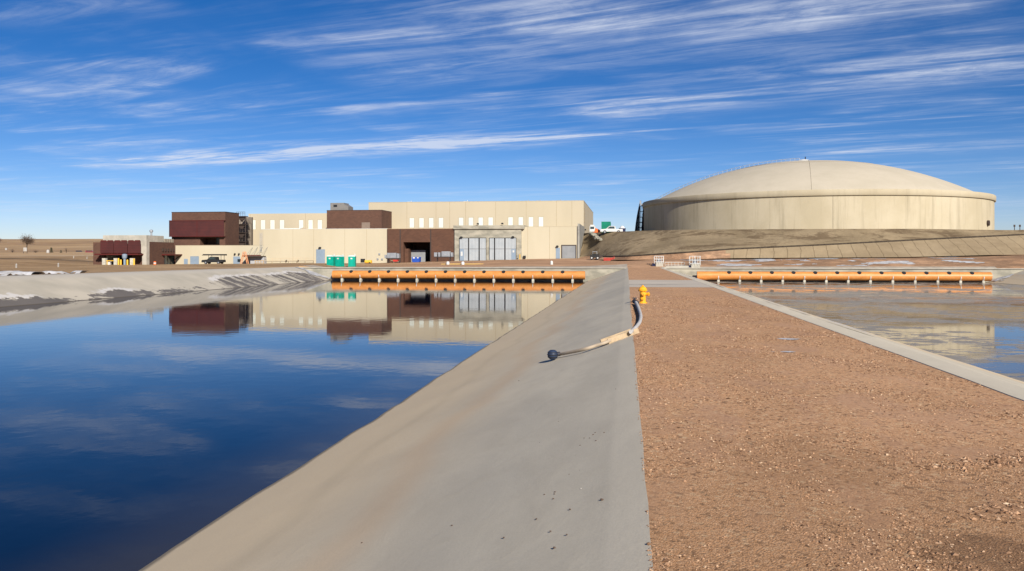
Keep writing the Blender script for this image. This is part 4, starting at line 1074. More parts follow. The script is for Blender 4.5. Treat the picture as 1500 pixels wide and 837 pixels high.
m = MB(); m.box(-1.2, -.3, -.35, .35, .3, 1.2); m.build('motor', BLACK, t, local=True, bevel=.05)
m = MB(); m.cyl((1.0, -.4, .2), (1.0, .4, .2), .22, n=10); m.build('wheel', BLACK, t, local=True)

# ================= GATE STANDS =================
def cage_stand(px0, px1, ytop, ymid, ybot, Y, lab, blk):
    x0, z1 = W(px0, ytop, Y); x1, z0 = W(px1, ybot, Y); zm = WZt((px0+px1)/2, ymid, Y)
    t = thing('gate_stand', lab, 'gate stand', ((x0+x1)/2, Y, z0))
    m = MB(); m.box(x0+.25, x1-.05, Y, Y+1.5, z0-.5, zm); m.build('pedestal', CONC, t, bevel=.04)
    m = MB(); 
    for h in (0.02, .5, 1.0):
        z = zm+(z1-zm)*h
        m.cyl((x0, Y-.05, z), (x1, Y-.05, z), .05, n=6); m.cyl((x0, Y+1.5, z), (x1, Y+1.5, z), .05, n=6)
        m.cyl((x0, Y-.05, z), (x0, Y+1.5, z), .05, n=6); m.cyl((x1, Y-.05, z), (x1, Y+1.5, z), .05, n=6)
    m.build('rail', WHITE, t)
    m = MB()
    for k in range(5):
        x = x0+(x1-x0)*k/4; m.cyl((x, Y-.05, zm-.3), (x, Y-.05, z1), .04, n=6)
        if k in (0, 2, 4): m.cyl((x, Y+1.5, zm), (x, Y+1.5, z1), .04, n=6)
    m.build('post', WHITE, t)
    m = MB(); xm = (x0+x1)/2; m.box(xm-.3, xm+.3, Y+.4, Y+1.0, zm, zm+.55); m.cyl((xm, Y+.7, zm+.55), (xm, Y+.7, zm+.95), .06, n=8); m.build('actuator', STEEL, t)
    m = MB(); m.box(x0-.35, x0+.15, Y+.3, Y+.8, z0-.02, z0+.85); m.build('control_box', NAVY, t)
    return t
cage_stand(958.5, 972, 375.6, 384, 393, 153, 'white railed gate stand at the end of the gravel road', 1)
cage_stand(1010.5, 1026, 375.6, 386.5, 396.5, 151.6, 'white railed gate stand at the left end of the right pipe', 1)
x0, x1 = WX(974, 153.5), WX(1003, 153.5)
t = thing('railing', 'low pale pipe railing between the two railed gate stands', 'railing', ((x0+x1)/2, 153.5, .3))
m = MB()
zr_ = WZt(990, 384.5, 153.5); zg = WZt(990, 391.5, 153.5)
for h in (0, .5): m.cyl((x0, 153.5, zr_-h), (x1, 153.5, zr_-h), .04, n=6)
m.build('rail', WHITE, t); m = MB()
for k in range(7): x = x0+(x1-x0)*k/6; m.cyl((x, 153.5, zg-.4), (x, 153.5, zr_), .045, n=6)
m.build('post', PIERM, t)
# wing block of right headwall
m = MB(); m.prism([(5.6, -.35), (7.0, .25), (WX(1009, 151), .35), (WX(1009, 151), -.02), (5.6, -.4)], 151.4, 153.2)
tag(m.build('concrete_block', CONC), 'low pale concrete block below the railing between the gate stands', 'block')

# ================= TANK =================
RC = 230.0; th0 = math.atan(.3522)
TC = PD(750+F*.3522, 375, RC*math.cos(th0)); TC.z = 0
TR = RC*.1847*.985
zb0 = 6.4; zl = 14.75; zt = 16.05; zap = 26.3
t = thing('storage_tank', 'huge round beige concrete water tank with a shallow domed roof', 'water tank', (TC.x, TC.y, zb0))
m = MB(); m.lathe([(TR, 0), (TR, zl-zb0)], (TC.x, TC.y, zb0), 160)
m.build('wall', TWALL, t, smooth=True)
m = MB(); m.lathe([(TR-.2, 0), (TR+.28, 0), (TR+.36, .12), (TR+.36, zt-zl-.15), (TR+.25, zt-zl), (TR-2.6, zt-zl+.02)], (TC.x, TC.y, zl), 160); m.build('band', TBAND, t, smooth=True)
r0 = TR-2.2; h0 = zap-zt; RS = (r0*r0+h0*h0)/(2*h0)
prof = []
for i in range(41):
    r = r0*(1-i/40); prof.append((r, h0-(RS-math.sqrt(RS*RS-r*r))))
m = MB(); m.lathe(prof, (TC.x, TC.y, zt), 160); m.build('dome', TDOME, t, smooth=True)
def domez(r): return zt+h0-(RS-math.sqrt(max(0, RS*RS-r*r)))
# formwork seam lines
m = MB()
vd = math.atan2(-TC.y, -TC.x)
for da in (0.02,):
    a = vd+da; pts = [(TC.x+r*math.cos(a), TC.y+r*math.sin(a), domez(r)+.02) for r in [r0*(i/16) for i in range(17)]]
    m.tube(pts, .035, 4)
for rr in (r0*.42,):
    m.tube([(TC.x+rr*math.cos(vd+q*.05), TC.y+rr*math.sin(vd+q*.05), domez(rr)-.0) for q in range(-40, 41)], .05, 4)
m.build('roof_seam', mat('seam', (.27, .23, .17)), t)
m = MB()
for da in (-.12,):
    a = vd-da; x = TC.x+(TR+.01)*math.cos(a); y = TC.y+(TR+.01)*math.sin(a); m.box(x-.035, x+.035, y-.03, y+.03, 6.5, zl)
m.build('wall_seam', mat('seam', (.27, .23, .17)), t)
# hatch on the right
a = vd+1.13; x = TC.x+(TR+.05)*math.cos(a); y = TC.y+(TR+.05)*math.sin(a); nv = Vector((math.cos(a), math.sin(a), 0))
m = MB(); m.cyl(Vector((x, y, 9.4))-nv*.1, Vector((x, y, 9.4))+nv*.35, .62, n=20); h_ = m.build('manway', BROWNM, t)
# hub
hx = TC.x; hy = TC.y
m = MB(); m.lathe([(1.5, -.2), (1.5, .35), (1.1, .6), (0, .75)], (hx-1.0, hy, domez(0)), 20); hub = m.build('roof_vent', WHITE, t, smooth=True)
m = MB(); m.cyl((hx-.6, hy, domez(0)+.5), (hx-.6, hy, domez(0)+1.4), .12, n=8); m.build('beacon', BLACK, hub)
# roof walk with rails on left meridian
al = math.atan2(TC.y, TC.x)+math.pi/2+.05    # leftwards
ld = Vector((math.cos(al), math.sin(al), 0)); pd_ = Vector((-ld.y, ld.x, 0))
if ld.x > 0: ld = -ld
for s_, nm in ((-.5, 'roof_handrail'), (.5, 'roof_handrail')):
    m = MB(); off = pd_*s_
    rs = [2+i*(TR-3.2)/34 for i in range(35)]
    for hgt in (.55, 1.1): m.tube([Vector((TC.x, TC.y, domez(min(r, r0))+hgt))+ld*r+off for r in rs], .035, 5)
    for r in rs[::1]: p = Vector((TC.x, TC.y, domez(min(r, r0))))+ld*r+off; m.cyl(p, p+Vector((0, 0, 1.1)), .03, n=5)
    m.build(nm, STEEL, t)
m = MB(); rs = [2+i*(TR-3.2)/60 for i in range(61)]
for r in rs[30:]: p = Vector((TC.x, TC.y, domez(min(r, r0))+.06))+ld*r; q = p+ld*.3; m.cyl(p-pd_*.5, p+pd_*.5, .07, n=5)
m.build('roof_step', WHITE, t)
# landing + curved stair down the left limb
st = MB(); rl = MB(); ps = MB(); gd_ = MB()
DSTL = mat('weathered_dark_steel', (.05, .055, .065), (.03, .033, .04), 2, .5, .3)
aL = math.atan2(ld.y, ld.x); nst = 48; span = .17; aS = aL-.03
def rout(u): return TR+1.6+.75*u
def pt_(u, rr, z): a = aS+span*u; return (TC.x+rr*math.cos(a), TC.y+rr*math.sin(a), z)
def sz(u): return zt-.2-(zt-7.4)*u
for i in range(nst):
    u = i/(nst-1); z = sz(u); u2 = u+.9/nst
    k = len(st.v)
    for zz in (z-.06, z):
        for (uu, rr) in ((u, TR+.4), (u, rout(u)), (u2, rout(u)), (u2, TR+.4)): st.v.append(pt_(uu, rr, zz))
    for q in ((0, 3, 2, 1), (4, 5, 6, 7), (0, 1, 5, 4), (1, 2, 6, 5), (2, 3, 7, 6), (3, 0, 4, 7)): st.face(k+j for j in q)
    if i % 3 == 0: rl.cyl(pt_(u, rout(u), z), pt_(u, rout(u), z+1.1), .05, n=5)
    if i % 6 == 0 and z > 8:
        for rr in (TR+.6, rout(u)): ps.cyl(pt_(u, rr, 7), pt_(u, rr, z), .11, n=6)
        zz = 8.2
        while zz < z: ps.cyl(pt_(u, TR+.5, zz), pt_(u, rout(u), zz), .07, n=5); zz += 1.5
for hgt, rad in ((-.1, .16), (.6, .04), (1.1, .06)):
    rl.tube([pt_(i/24, rout(i/24), sz(i/24)+hgt) for i in range(25)], rad, 5)
    rl.tube([pt_(i/24, TR+.45, sz(i/24)+hgt) for i in range(25)], rad*.8, 5)
st.build('stair_tread', DSTL, t); rl.build('stair_rail', DSTL, t); ps.build('stair_post', DSTL, t)
# back guard skin of the ladder shaft at the limb
for k in range(5):
    m = MB(); u0 = .12+.17*k; u1 = u0+.12; z1_ = sz(u1)-.3; n_ = len(m.v)
    for (uu, rr, zz) in ((u0, rout(u0)+.05, 7), (u1, rout(u1)+.05, 7), (u1, rout(u1)+.05, max(z1_, 8)), (u0, rout(u0)+.05, max(z1_+.8, 8.5))):
        m.v.append(pt_(uu, rr, zz)); 
    for (uu, rr, zz) in ((u0, rout(u0)+.12, 7), (u1, rout(u1)+.12, 7), (u1, rout(u1)+.12, max(z1_, 8)), (u0, rout(u0)+.12, max(z1_+.8, 8.5))):
        m.v.append(pt_(uu, rr, zz))
    for q in ((0, 1, 2, 3), (7, 6, 5, 4), (0, 4, 5, 1), (1, 5, 6, 2), (2, 6, 7, 3), (3, 7, 4, 0)): m.face(q)
    m.build('stair_guard_panel', DSTL, t)
m = MB(); 
for k in range(7):
    aa = aL-.02+.012*k; e2 = Vector((math.cos(aa), math.sin(aa), 0)); p = Vector((TC.x, TC.y, zt))+e2*(TR+1.2); m.cyl(p, p+Vector((0, 0, 1.1)), .04, n=5)
m.tube([(TC.x+(TR+1.2)*math.cos(aL-.02+.012*k), TC.y+(TR+1.2)*math.sin(aL-.02+.012*k), zt+1.1) for k in range(7)], .05, 5)
m.tube([(TC.x+(TR+.8)*math.cos(aL-.02+.012*k), TC.y+(TR+.8)*math.sin(aL-.02+.012*k), zt-.05) for k in range(7)], .3, 5)
m.build('top_platform', STEEL, t)

# small far posts right of the tank
for i, px in enumerate((1486, 1494)):
    p = PD(px, 337, 200); m = MB(); m.cyl((p.x, p.y, 7), (p.x, p.y, 9.4), .08, n=6); m.box(p.x-.2, p.x+.2, p.y-.05, p.y+.05, 9.0, 9.5)
    tag(m.build('marker_post', BROWNM), ('thin marker post on the skyline just right of the tank', 'thin marker post nearest the right edge of the skyline')[i], 'post')

# ================= HYDRANT AND HOSE =================
def onslope(px, py):   # ray -> slope plane z=(x-.17)/2.97 (or road z=0)
    a = (px-750)/F; b = (YH-py)/F; kx = -S+a*Cc
    d = (-.17/2.97-CZ-.03)/(b-kx/2.97); x = kx*d
    if x > .0: d = -CZ/b; x = kx*d; return Vector((x, d*(Cc+a*S), .0))
    return Vector((x, d*(Cc+a*S), (x-.17)/2.97+.0))
hp = onslope(941.5, 444.5); hp.z = 0
t = thing('fire_hydrant', 'yellow fire hydrant at the left edge of the gravel road', 'fire hydrant', hp); t.scale = (1.22, 1.22, 1.02)
m = MB(); m.lathe([(0, 0), (.16, 0), (.16, .05), (.115, .06), (.105, .30), (.11, .34), (.11, .52), (.16, .53), (.165, .57), (.15, .585)], (0, 0, 0), 28); m.build('barrel', HYD, t, smooth=True, local=True)
m = MB(); m.lathe([(.15, .585), (.165, .59), (.15, .61), (.13, .66), (.09, .71), (.05, .735), (.04, .74), (.04, .78), (0, .785)], (0, 0, 0), 28); m.build('bonnet', HYD, t, smooth=True, local=True)
m = MB(); 
for k in range(8): a = k*math.pi/4; m.cyl((.145*math.cos(a), .145*math.sin(a), .515), (.145*math.cos(a), .145*math.sin(a), .61), .013, n=6)
m.build('bolt', HYD, t, local=True)
for (dx, dy, z, r, L) in ((1, -.35, .40, .07, .2), (.15, -1, .42, .06, .17), (.0, -1, .20, .045, .15)):
    v = Vector((dx, dy, 0)).normalized(); c = Vector((0, 0, z))
    m = MB(); m.cyl(c+v*.05, c+v*L, r, n=16); m.cyl(c+v*L, c+v*(L+.035), r*1.25, n=16); m.cyl(c+v*(L+.035), c+v*(L+.06), r*.5, n=6)
    m.build('outlet', HYD, t, smooth=True, local=True)
# valve assembly on the ground beside the hydrant (dark iron elbow) and hose
def rp(px, py, dz=.0): p = onslope(px, py); return p+Vector((0, 0, dz))
t = thing('hose', 'pale grey flat hose curling from the hydrant onto the concrete slope', 'hose', rp(931, 447))
pts = [rp(px, py, .1) for px, py in ((931.5, 447), (933.5, 451), (936, 457.5), (938, 464), (938.5, 470), (937, 477), (932.5, 483.5), (928.5, 488), (924, 492))]
def smooth_pts(P, n=6):
    out = []
    for i in range(len(P)-1):
        p0, p1, p2, p3 = P[max(i-1, 0)], P[i], P[i+1], P[min(i+2, len(P)-1)]
        for k in range(n):
            u = k/n; out.append(.5*((2*p1)+(p2-p0)*u+(2*p0-5*p1+4*p2-p3)*u*u+(-p0+3*p1-3*p2+p3)*u**3))
    out.append(P[-1]); return out
sp_ = smooth_pts(pts)
m = MB(); m.tube(sp_, [.07-.018*min(1, i_/max(1, len(sp_)-1)*1.5) for i_ in range(len(sp_))], 12); m.build('hose_tube', CANVAS, t, smooth=True)
m = MB()
p = rp(931, 446.5, .12); m.cyl(p+Vector((-.06, .1, .02)), p+Vector((.06, -.25, -.03)), .095, n=14)
m.cyl(p+Vector((-.02, 0, .03)), p+Vector((-.04, 0, .16)), .04, n=10); m.cyl(p+Vector((-.14, 0, .16)), p+Vector((.06, 0, .17)), .022, n=8)
m.build('coupling', HYDD, t, smooth=True)
m = MB(); P = [rp(px, py, .09) for px, py in ((926, 490.5), (908, 499), (894, 505.5), (885, 509.5), (872, 513.5), (858, 518), (842, 521.5), (826, 524.5), (814, 526))]
m.tube(smooth_pts(P), .045, 10); m.build('suction_pipe', mat('tan_pipe', (.42, .34, .25), rough=.7), t, smooth=True)
# board beside hose
A, B = rp(931.5, 489.5), rp(887, 507.5)
dv = (B-A); L = dv.length; dv.normalize(); up_ = Vector((-1/2.97, 0, 1)).normalized(); sd = dv.cross(up_).normalized()
def obox(m, A, dv, sd, up_, L, w, h, z0=0):
    k = len(m.v)
    for zz in (z0, z0+h):
        for (l, s_) in ((0, -w/2), (L, -w/2), (L, w/2), (0, w/2)):
            p = A+dv*l+sd*s_+up_*zz; m.v.append(tuple(p))
    for q in ((3, 2, 1, 0), (4, 5, 6, 7), (0, 1, 5, 4), (1, 2, 6, 5), (2, 3, 7, 6), (3, 0, 4, 7)): m.face(k+j for j in q)
t = thing('timber_trough', 'tan wooden trough carrying the hose down the concrete slope', 'trough', A)
m = MB(); obox(m, A, dv, sd, up_, L, .34, .03, .01); m.build('base_board', WOOD, t)
m = MB(); obox(m, A+sd*.16, dv, sd, up_, L, .03, .15, .02); m.build('side_board', WOOD, t)
m = MB(); obox(m, A-sd*.16, dv, sd, up_, L, .03, .13, .02); m.build('side_board', WOOD, t)
# strainer
c = rp(809.5, 529.5); 
t = thing('strainer', 'round blue-black strainer at the lower end of the hose', 'strainer', c)
ax = Vector((-.8, -.45, .0)).normalized()
prof = [(0, -.13), (.07, -.125), (.125, -.08), (.145, 0), (.125, .08), (.07, .125), (0, .13)]
m = MB(); m.lathe(prof, (c.x, c.y, c.z+.15), 24); m.build('drum', STRN, t, smooth=True)
for k in (-.06, 0, .06):
    rr = math.sqrt(.145**2-k*k)+.008; m = MB(); m.lathe([(rr-.01, -.012), (rr, 0), (rr-.01, .012)], (c.x, c.y, c.z+.15+k), 24); m.build('rib', BLACK, t)
m = MB(); m.cyl(Vector((c.x, c.y, c.z+.14)), rp(820, 525.5, .1), .06, n=14); m.build('elbow', HYDD, t, smooth=True)

# pebbles on slope
for i, (px, py) in enumerate(((902, 573), (836, 602), (818, 621), (872, 638), (869, 641), (864, 646), (873, 650), (885, 638), (850, 657), (855.7, 646), (843, 672), (825, 668), (790.6, 652.5), (849, 694), (834, 700), (770, 714), (813, 726), (812, 729), (797.7, 729.6), (810.5, 736), (851, 721), (881.5, 738), (835, 752), (785.6, 766), (806.5, 784.5), (830, 789.5), (812, 809), (738, 793.5), (585, 756), (662, 775), (530, 800), (700, 590), (648, 617), (760, 560))):
    p = onslope(px, py); r = random.uniform(.007, .012)*(1.8 if py > 800 or (px, py) == (881.5, 738) else 1)
    m = MB(); addrock(m, (p.x, p.y, p.z+r*.2+.004), r, i)
    if i in (20,): o = m.build('pebble', mat('pale_stone', (.7, .66, .6))); tag(o, 'single pale pebble among dark ones on the concrete slope', 'pebble')
    else: o = m.build('pebble', mat('dark_stone', (.11, .075, .055))); tag(o, 'tiny dark pebble lying on the grey concrete slope', 'pebble', 'dark pebbles on the concrete slope')

# loose gravel stones
def stones():
    base = []
    for s in range(6):
        vs = [Vector(v) for v in ((1, 0, 0), (-1, 0, 0), (0, 1, 0), (0, -1, 0), (0, 0, 1), (0, 0, -1))]
        vs = [v*(1+.4*random.uniform(-1, 1))+Vector((random.uniform(-.25, .25), random.uniform(-.25, .25), 0)) for v in vs]; base.append(vs)
    fs = ((0, 2, 4), (2, 1, 4), (1, 3, 4), (3, 0, 4), (2, 0, 5), (1, 2, 5), (3, 1, 5), (0, 3, 5))
    V = []; Fc = []
    def put(x, y, r):
        b = random.choice(base); a = random.uniform(0, 6.28); ca, sa = math.cos(a)*r, math.sin(a)*r; k = len(V); sq = random.uniform(.45, .8)
        for v in b: V.append((x+v.x*ca-v.y*sa, y+v.x*sa+v.y*ca, r*.2+v.z*r*sq))
        for f in fs: Fc.append((k+f[0], k+f[1], k+f[2]))
    n = 0
    while n < 90000:
        u = random.random(); y = 3.5+u*u*42; x = random.uniform(.15, 5.74)
        dens = .30+1.5*N(x, y*.6, 3, .8)+.8*N(x, y, 8, 2.6)+(.35 if x < .6 else 0)
        if random.random() > dens: continue
        r = .0042+.0115*random.random()**3.2
        if random.random() < .02: r *= 1.7
        r *= 1+max(0, y-8)*.022
        put(x, y, r); n += 1
    # a few ridges of coarser stones
    for (cx, cy, lx_, ly, ang, cnt) in ((4.95, 22.6, .6, .18, .1, 260), (2.9, 22.3, .8, .1, .05, 120), (4.6, 17.5, 1.5, .3, .2, 200), (3.9, 9.2, .9, .2, .4, 260), (3.5, 7.6, .9, .25, .5, 260), (5.2, 11.8, .5, .15, .2, 160), (2.4, 19.8, .9, .2, 0, 160)):
        for _ in range(cnt):
            a = random.gauss(0, .5)*lx_; b = random.gauss(0, .5)*ly; x = cx+a*math.cos(ang)-b*math.sin(ang); y = cy+a*math.sin(ang)+b*math.cos(ang)
            if .2 < x < 5.65: put(x, y, random.uniform(.010, .026))
    me = bpy.data.meshes.new('gravel'); me.from_pydata(V, [], Fc); me.materials.append(STONE)
    o = bpy.data.objects.new('gravel', me); COL.objects.link(o); stuff(o, 'loose reddish brown gravel stones covering the road', 'gravel')
stones()

FARW = mat('weathered_pale_paint', (.40, .38, .35), (.32, .30, .28), 1, .7)
# ================= FAR LEFT BACKGROUND =================
def bare_tree(px, ybase, hpx, wpx, d, lab, seed, dense=900):
    rnd = random.Random(seed); p = PD(px, ybase, d); h = hpx*d/F; w = wpx*d/F/2
    t = thing('tree', lab, 'tree', p); tr = MB(); cw = MB()
    tr.tube([(0, 0, -1), (0.1*w, 0, h*.25), (.0, 0, h*.45)], [h*.05, h*.035, h*.02], 7)
    for i in range(14):
        a = rnd.uniform(0, 6.28); e = rnd.uniform(.35, 1.0); q0 = Vector((0, 0, h*rnd.uniform(.15, .4)))
        q1 = Vector((math.cos(a)*w*e*.8, math.sin(a)*w*e*.8, h*rnd.uniform(.35, .9))); tr.tube([q0, q0.lerp(q1, .5)+Vector((0, 0, .04*h)), q1], [h*.02, h*.012, h*.005], 5)
        for k in range(dense//14):
            u = rnd.uniform(.35, 1.1); q = q0.lerp(q1, u); s = .15*h
            q = q+Vector((rnd.gauss(0, s), rnd.gauss(0, s), rnd.gauss(0, s*.7)))
            if q.z < h*.1: continue
            d2 = Vector((rnd.gauss(0, 1), rnd.gauss(0, 1), rnd.gauss(.6, .8))).normalized()*h*.09; n2 = d2.cross(Vector((rnd.random(), rnd.random(), rnd.random()))).normalized()*h*.014
            b = len(cw.v); cw.v += [tuple(q), tuple(q+d2), tuple(q+d2*.9+n2), tuple(q+n2)]; cw.face((b, b+1, b+2, b+3))
    tr.build('trunk', BARK, t, local=True); cw.build('crown', TWIG, t, local=True)
bare_tree(39, 361.5, 17, 19, 560, 'round bare tree on the far grassland near the left edge', 1, 2600)
bare_tree(-2, 357, 10, 9, 560, 'bare tree cut by the left edge of the picture', 2, 900)
bare_tree(97, 371, 9, 5, 420, 'thin bare sapling midway between the dark bush and the gatehouse', 3, 200)
bare_tree(18, 372, 8, 8, 430, 'low bare thicket left of the far white sign', 6, 500)
bare_tree(52, 372, 7, 10, 430, 'low bare thicket right of the far white sign', 7, 500)
def shrub(px, yb, hpx, wpx, d, lab, seed):
    rnd = random.Random(seed); p = PD(px, yb, d); h = hpx*d/F; w = wpx*d/F/2; t = thing('evergreen_tree', lab, 'tree', p); cw = MB()
    for i in range(420):
        z = rnd.random(); r = w*(1-z*.75)*math.sqrt(rnd.random())*(1+.3*math.sin(rnd.random()*6)); a = rnd.uniform(0, 6.28); q = Vector((r*math.cos(a), r*math.sin(a), h*(.05+.95*z)))
        d1 = Vector((rnd.gauss(0, 1), rnd.gauss(0, 1), rnd.gauss(0, 1))).normalized()*h*.09; d2 = d1.cross(Vector((rnd.random(), rnd.random(), 1))).normalized()*h*.07
        b = len(cw.v); cw.v += [tuple(q), tuple(q+d1), tuple(q+d2)]; cw.face((b, b+1, b+2))
    cw.build('crown', EVG, t, local=True); m = MB(); m.cyl((0, 0, -.3), (0, 0, h*.5), h*.04, n=6); m.build('trunk', BARK, t, local=True)
shrub(75.2, 372, 9, 6.5, 420, 'dark evergreen bush beside the white tank on the far plain', 4)
shrub(89.3, 372, 5.5, 5, 420, 'small dark evergreen bush on the far plain', 5)
p = PD(70.3, 371.5, 415); m = MB(); m.lathe([(0, 1.9), (.5, 1.8), (.7, 1.3), (.7, -.6)], (p.x, p.y, p.z), 14); tag(m.build('storage_drum', FARW, smooth=True), 'small white tank left of the dark evergreen bush', 'tank')
p = PD(36.8, 369, 400); t = thing('sign', 'white board sign on posts on the far plain at left', 'sign', p)
m = MB(); m.box(-.9, .9, -.05, .05, .2, 2.0); m.build('board', FARW, t, local=True); m = MB(); m.box(-1.0, -.85, .05, .15, -2, 2); m.box(.85, 1.0, .05, .15, -2, 2); m.build('post', BROWNM, t, local=True)
p = PD(9, 365, 480); m = MB(); m.lathe([(0, 1.2), (.6, 1.0), (.6, 0)], (p.x, p.y, p.z-.6), 10); tag(m.build('storage_drum', FARW, smooth=True), 'tiny pale tank on the far plain at the left edge', 'tank')
p = PD(117, 371.2, 520); pickup('car', 'dark car parked on the far plain left of the gatehouse', 'car', (p.x, p.y, p.z), .1, NAVY, False, .9, True)
p = PD(133, 371.8, 460); pickup('car', 'dark red car just left of the gatehouse brick wall', 'car', (p.x, p.y, p.z), .5, mat('maroon_paint', (.2, .02, .03), rough=.4), False, 1.0, True)
for i, (px, py, d) in enumerate(((24, 392.5, 140), (85.5, 391, 150), (108, 378, 260), (127.5, 378, 260))):
    p = PD(px, py, d); z = H(p.x, p.y); m = MB(); m.box(p.x-.09, p.x+.09, p.y-.08, p.y+.08, z-.2, z+.55); m.lathe([(.14, .5), (.16, .62), (0, .75)], (p.x, p.y, z), 8)
    tag(m.build('marker_post', FARW), ('white marker post nearest the left edge on the dirt field', 'white marker post at the middle of the left dirt field', 'far white marker post in the dirt field', 'far white marker post close to the gatehouse')[i], 'post')

# ================= CAMERA, WORLD, SUN =================
cam = bpy.data.cameras.new('camera'); co = bpy.data.objects.new('camera', cam); COL.objects.link(co)
co.location = (0, 0, CZ); co.rotation_euler = (math.pi/2, 0, TH)
cam.sensor_width = 36; cam.lens = 36*F/1500; cam.shift_y = -43.5/1500; cam.clip_end = 20000; cam.clip_start = .1
SC.camera = co
AZ = math.radians(28); EL = math.radians(29)
sd_ = Vector((math.sin(AZ)*math.cos(EL), -math.cos(AZ)*math.cos(EL), math.sin(EL)))
sl = bpy.data.lights.new('sun', 'SUN'); so = bpy.data.objects.new('sun', sl); COL.objects.link(so)
sl.energy = 5.0; sl.angle = math.radians(.53); sl.color = (1, .93, .82)
so.rotation_euler = sd_.to_track_quat('Z', 'Y').to_euler()
w = bpy.data.worlds.new('World'); SC.world = w; w.use_nodes = True; nt = w.node_tree
bg = nt.nodes['Background']
sky = nt.nodes.new('ShaderNodeTexSky'); sky.sky_type = 'NISHITA'; sky.sun_disc = False
sky.sun_elevation = EL; sky.sun_rotation = math.pi-AZ; sky.altitude = 1700; sky.air_density = 1.0; sky.dust_density = .15; sky.ozone_density = 3.0
tc = nt.nodes.new('ShaderNodeTexCoord'); sp = nt.nodes.new('ShaderNodeSeparateXYZ'); lk(nt, tc.outputs['Generated'], sp.inputs[0])
x, y, z = sp.outputs
zc = mathn(nt, 'MAXIMUM', z, .012)
# cloud sheet coordinates: position on a plane overhead
u0 = mathn(nt, 'DIVIDE', x, zc); v0 = mathn(nt, 'DIVIDE', y, zc)
# axes measured from the camera heading
cu = mathn(nt, 'ADD', mathn(nt, 'MULTIPLY', u0, Cc), mathn(nt, 'MULTIPLY', v0, S))
cv = mathn(nt, 'SUBTRACT', mathn(nt, 'MULTIPLY', v0, Cc), mathn(nt, 'MULTIPLY', u0, S))
cb = nt.nodes.new('ShaderNodeCombineXYZ'); lk(nt, cu, cb.inputs[0]); lk(nt, cv, cb.inputs[1]); P0 = cb.outputs[0]
rot = nt.nodes.new('ShaderNodeMapping'); rot.inputs['Rotation'].default_value = (0, 0, math.radians(27)); lk(nt, P0, rot.inputs[0]); PR_ = rot.outputs[0]
wisp = noi(nt, PR_, 1.0, 8, .62, (.45, 2.0, 1), .9)
wisp2a = noi(nt, PR_, 1.0, 10, .68, (.8, 3.6, 1), 1.6)
iso = noi(nt, P0, 2.2, 9, .68, (1, 1, 1), .8)
wisp2 = mathn(nt, 'ADD', mathn(nt, 'MULTIPLY', wisp2a, .68), mathn(nt, 'MULTIPLY', iso, .32))
soft = noi(nt, P0, .5, 4, .55, (1, 1, 1), .3)
def streak(p0, p1, w0, w1, amp):
    (x0, y0), (x1, y1) = p0, p1; dx, dy = x1-x0, y1-y0; L = math.hypot(dx, dy); dx /= L; dy /= L
    rx = mathn(nt, 'SUBTRACT', cu, x0); ry = mathn(nt, 'SUBTRACT', cv, y0)
    s = mathn(nt, 'DIVIDE', mathn(nt, 'ADD', mathn(nt, 'MULTIPLY', rx, dx), mathn(nt, 'MULTIPLY', ry, dy)), L)
    t_ = mathn(nt, 'SUBTRACT', mathn(nt, 'MULTIPLY', ry, dx), mathn(nt, 'MULTIPLY', rx, dy))
    t_ = mathn(nt, 'ADD', t_, mathn(nt, 'MULTIPLY', mathn(nt, 'SUBTRACT', wisp, .5), w0*2.2))
    wid = mathn(nt, 'ADD', w0, mathn(nt, 'MULTIPLY', s, w1-w0))
    g = mathn(nt, 'DIVIDE', mathn(nt, 'ABSOLUTE', t_), mathn(nt, 'MAXIMUM', wid, .01))
    g = mathn(nt, 'POWER', 2.718, mathn(nt, 'MULTIPLY', mathn(nt, 'MULTIPLY', g, g), -2.2))
    e = mathn(nt, 'MULTIPLY', ramp(nt, s, -.05, .12), ramp(nt, s, 1.05, .8))
    return mathn(nt, 'MULTIPLY', mathn(nt, 'MULTIPLY', g, e), amp)
def q(px, py): a = (px-750)/F; b = (YH-py)/F; return (a/b, 1/b)
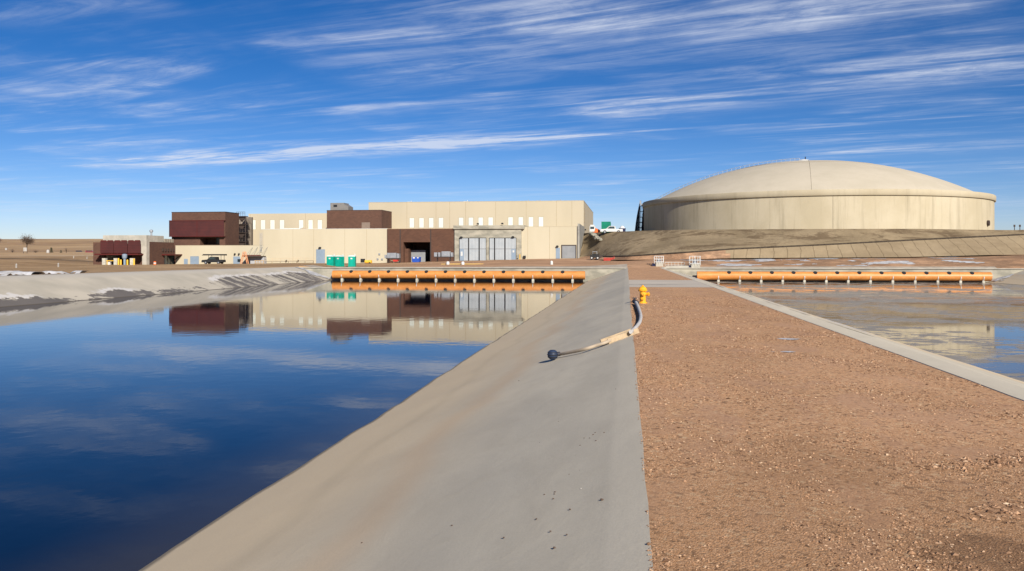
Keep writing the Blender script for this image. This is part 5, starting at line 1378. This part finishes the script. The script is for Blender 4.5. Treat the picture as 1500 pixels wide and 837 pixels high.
STK = [((130, 246), (1100, 184), .62, .12, 1.7), ((240, 236), (860, 198), .75, .5, .7),
       ((430, 92), (1000, 20), .32, .4, .6), ((500, 120), (1330, 30), .4, .55, .55), ((840, 172), (1580, 84), .55, .5, .8), ((900, 120), (1580, 60), .5, .6, .4),
       ((470, 168), (780, 136), .28, .16, .5), ((40, 222), (300, 205), .45, .3, .45), ((10, 194), (150, 180), .2, .2, .4), ((40, 140), (260, 122), .35, .3, .4), ((-50, 92), (320, 104), .4, .2, .35), ((-60, 25), (260, 0), .25, .25, .45),
       ((540, 190), (760, 180), .3, .2, .3), ((1140, 228), (1560, 206), .6, .8, .45), ((-40, 305), (180, 296), 2.2, 1.0, .3), ((-40, 277), (200, 262), 1.6, .9, .3), ((760, 250), (980, 240), .6, .4, .3), ((1350, 300), (1560, 296), 1.8, 1.6, .4), ((290, 264), (520, 252), .7, .4, .3), ((180, 170), (420, 168), .5, .3, .25),
       ((600, 30), (1560, -10), .5, .5, .4), ((1000, 60), (1500, 5), .4, .4, .35)]
acc = None
for a_, b_, w0, w1, amp in STK:
    s = streak(q(*a_), q(*b_), w0, w1, amp); acc = s if acc is None else mathn(nt, 'ADD', acc, s)
body = mathn(nt, 'MULTIPLY', acc, mathn(nt, 'MULTIPLY', mathn(nt, 'ADD', .10, ramp(nt, wisp2, .34, .76)), mathn(nt, 'ADD', .35, ramp(nt, wisp, .3, .65))))
back_ = mathn(nt, 'MULTIPLY', mathn(nt, 'MULTIPLY', ramp(nt, wisp, .40, .78), ramp(nt, soft, .38, .66)), ramp(nt, wisp2, .3, .7))
cloud = mathn(nt, 'MINIMUM', mathn(nt, 'ADD', mathn(nt, 'MULTIPLY', body, .74), mathn(nt, 'MULTIPLY', back_, .7)), .72)
cloud = mathn(nt, 'MULTIPLY', cloud, ramp(nt, z, .01, .06))
gm = nt.nodes.new('ShaderNodeHueSaturation'); gm.inputs['Saturation'].default_value = 1.38; gm.inputs['Value'].default_value = 1.0; lk(nt, sky.outputs[0], gm.inputs['Color'])
skc = mixc(nt, 1.0, gm.outputs[0], (.93, .90, 1.15), 'MULTIPLY')
hz = mathn(nt, 'ADD', 1.0, mathn(nt, 'MULTIPLY', ramp(nt, z, .22, .02), .2))
vm = nt.nodes.new('ShaderNodeVectorMath'); vm.operation = 'SCALE'; lk(nt, skc, vm.inputs[0]); lk(nt, hz, vm.inputs['Scale']); skc = vm.outputs[0]
fin = mixc(nt, cloud, skc, (10.5, 11.2, 12.8))
lk(nt, fin, bg.inputs['Color']); bg.inputs['Strength'].default_value = .05
SC.view_settings.view_transform = 'Standard'; SC.view_settings.look = 'None'; SC.view_settings.exposure = .5; SC.view_settings.gamma = 1
SC.cycles.max_bounces = 6; SC.cycles.diffuse_bounces = 3; SC.cycles.glossy_bounces = 3
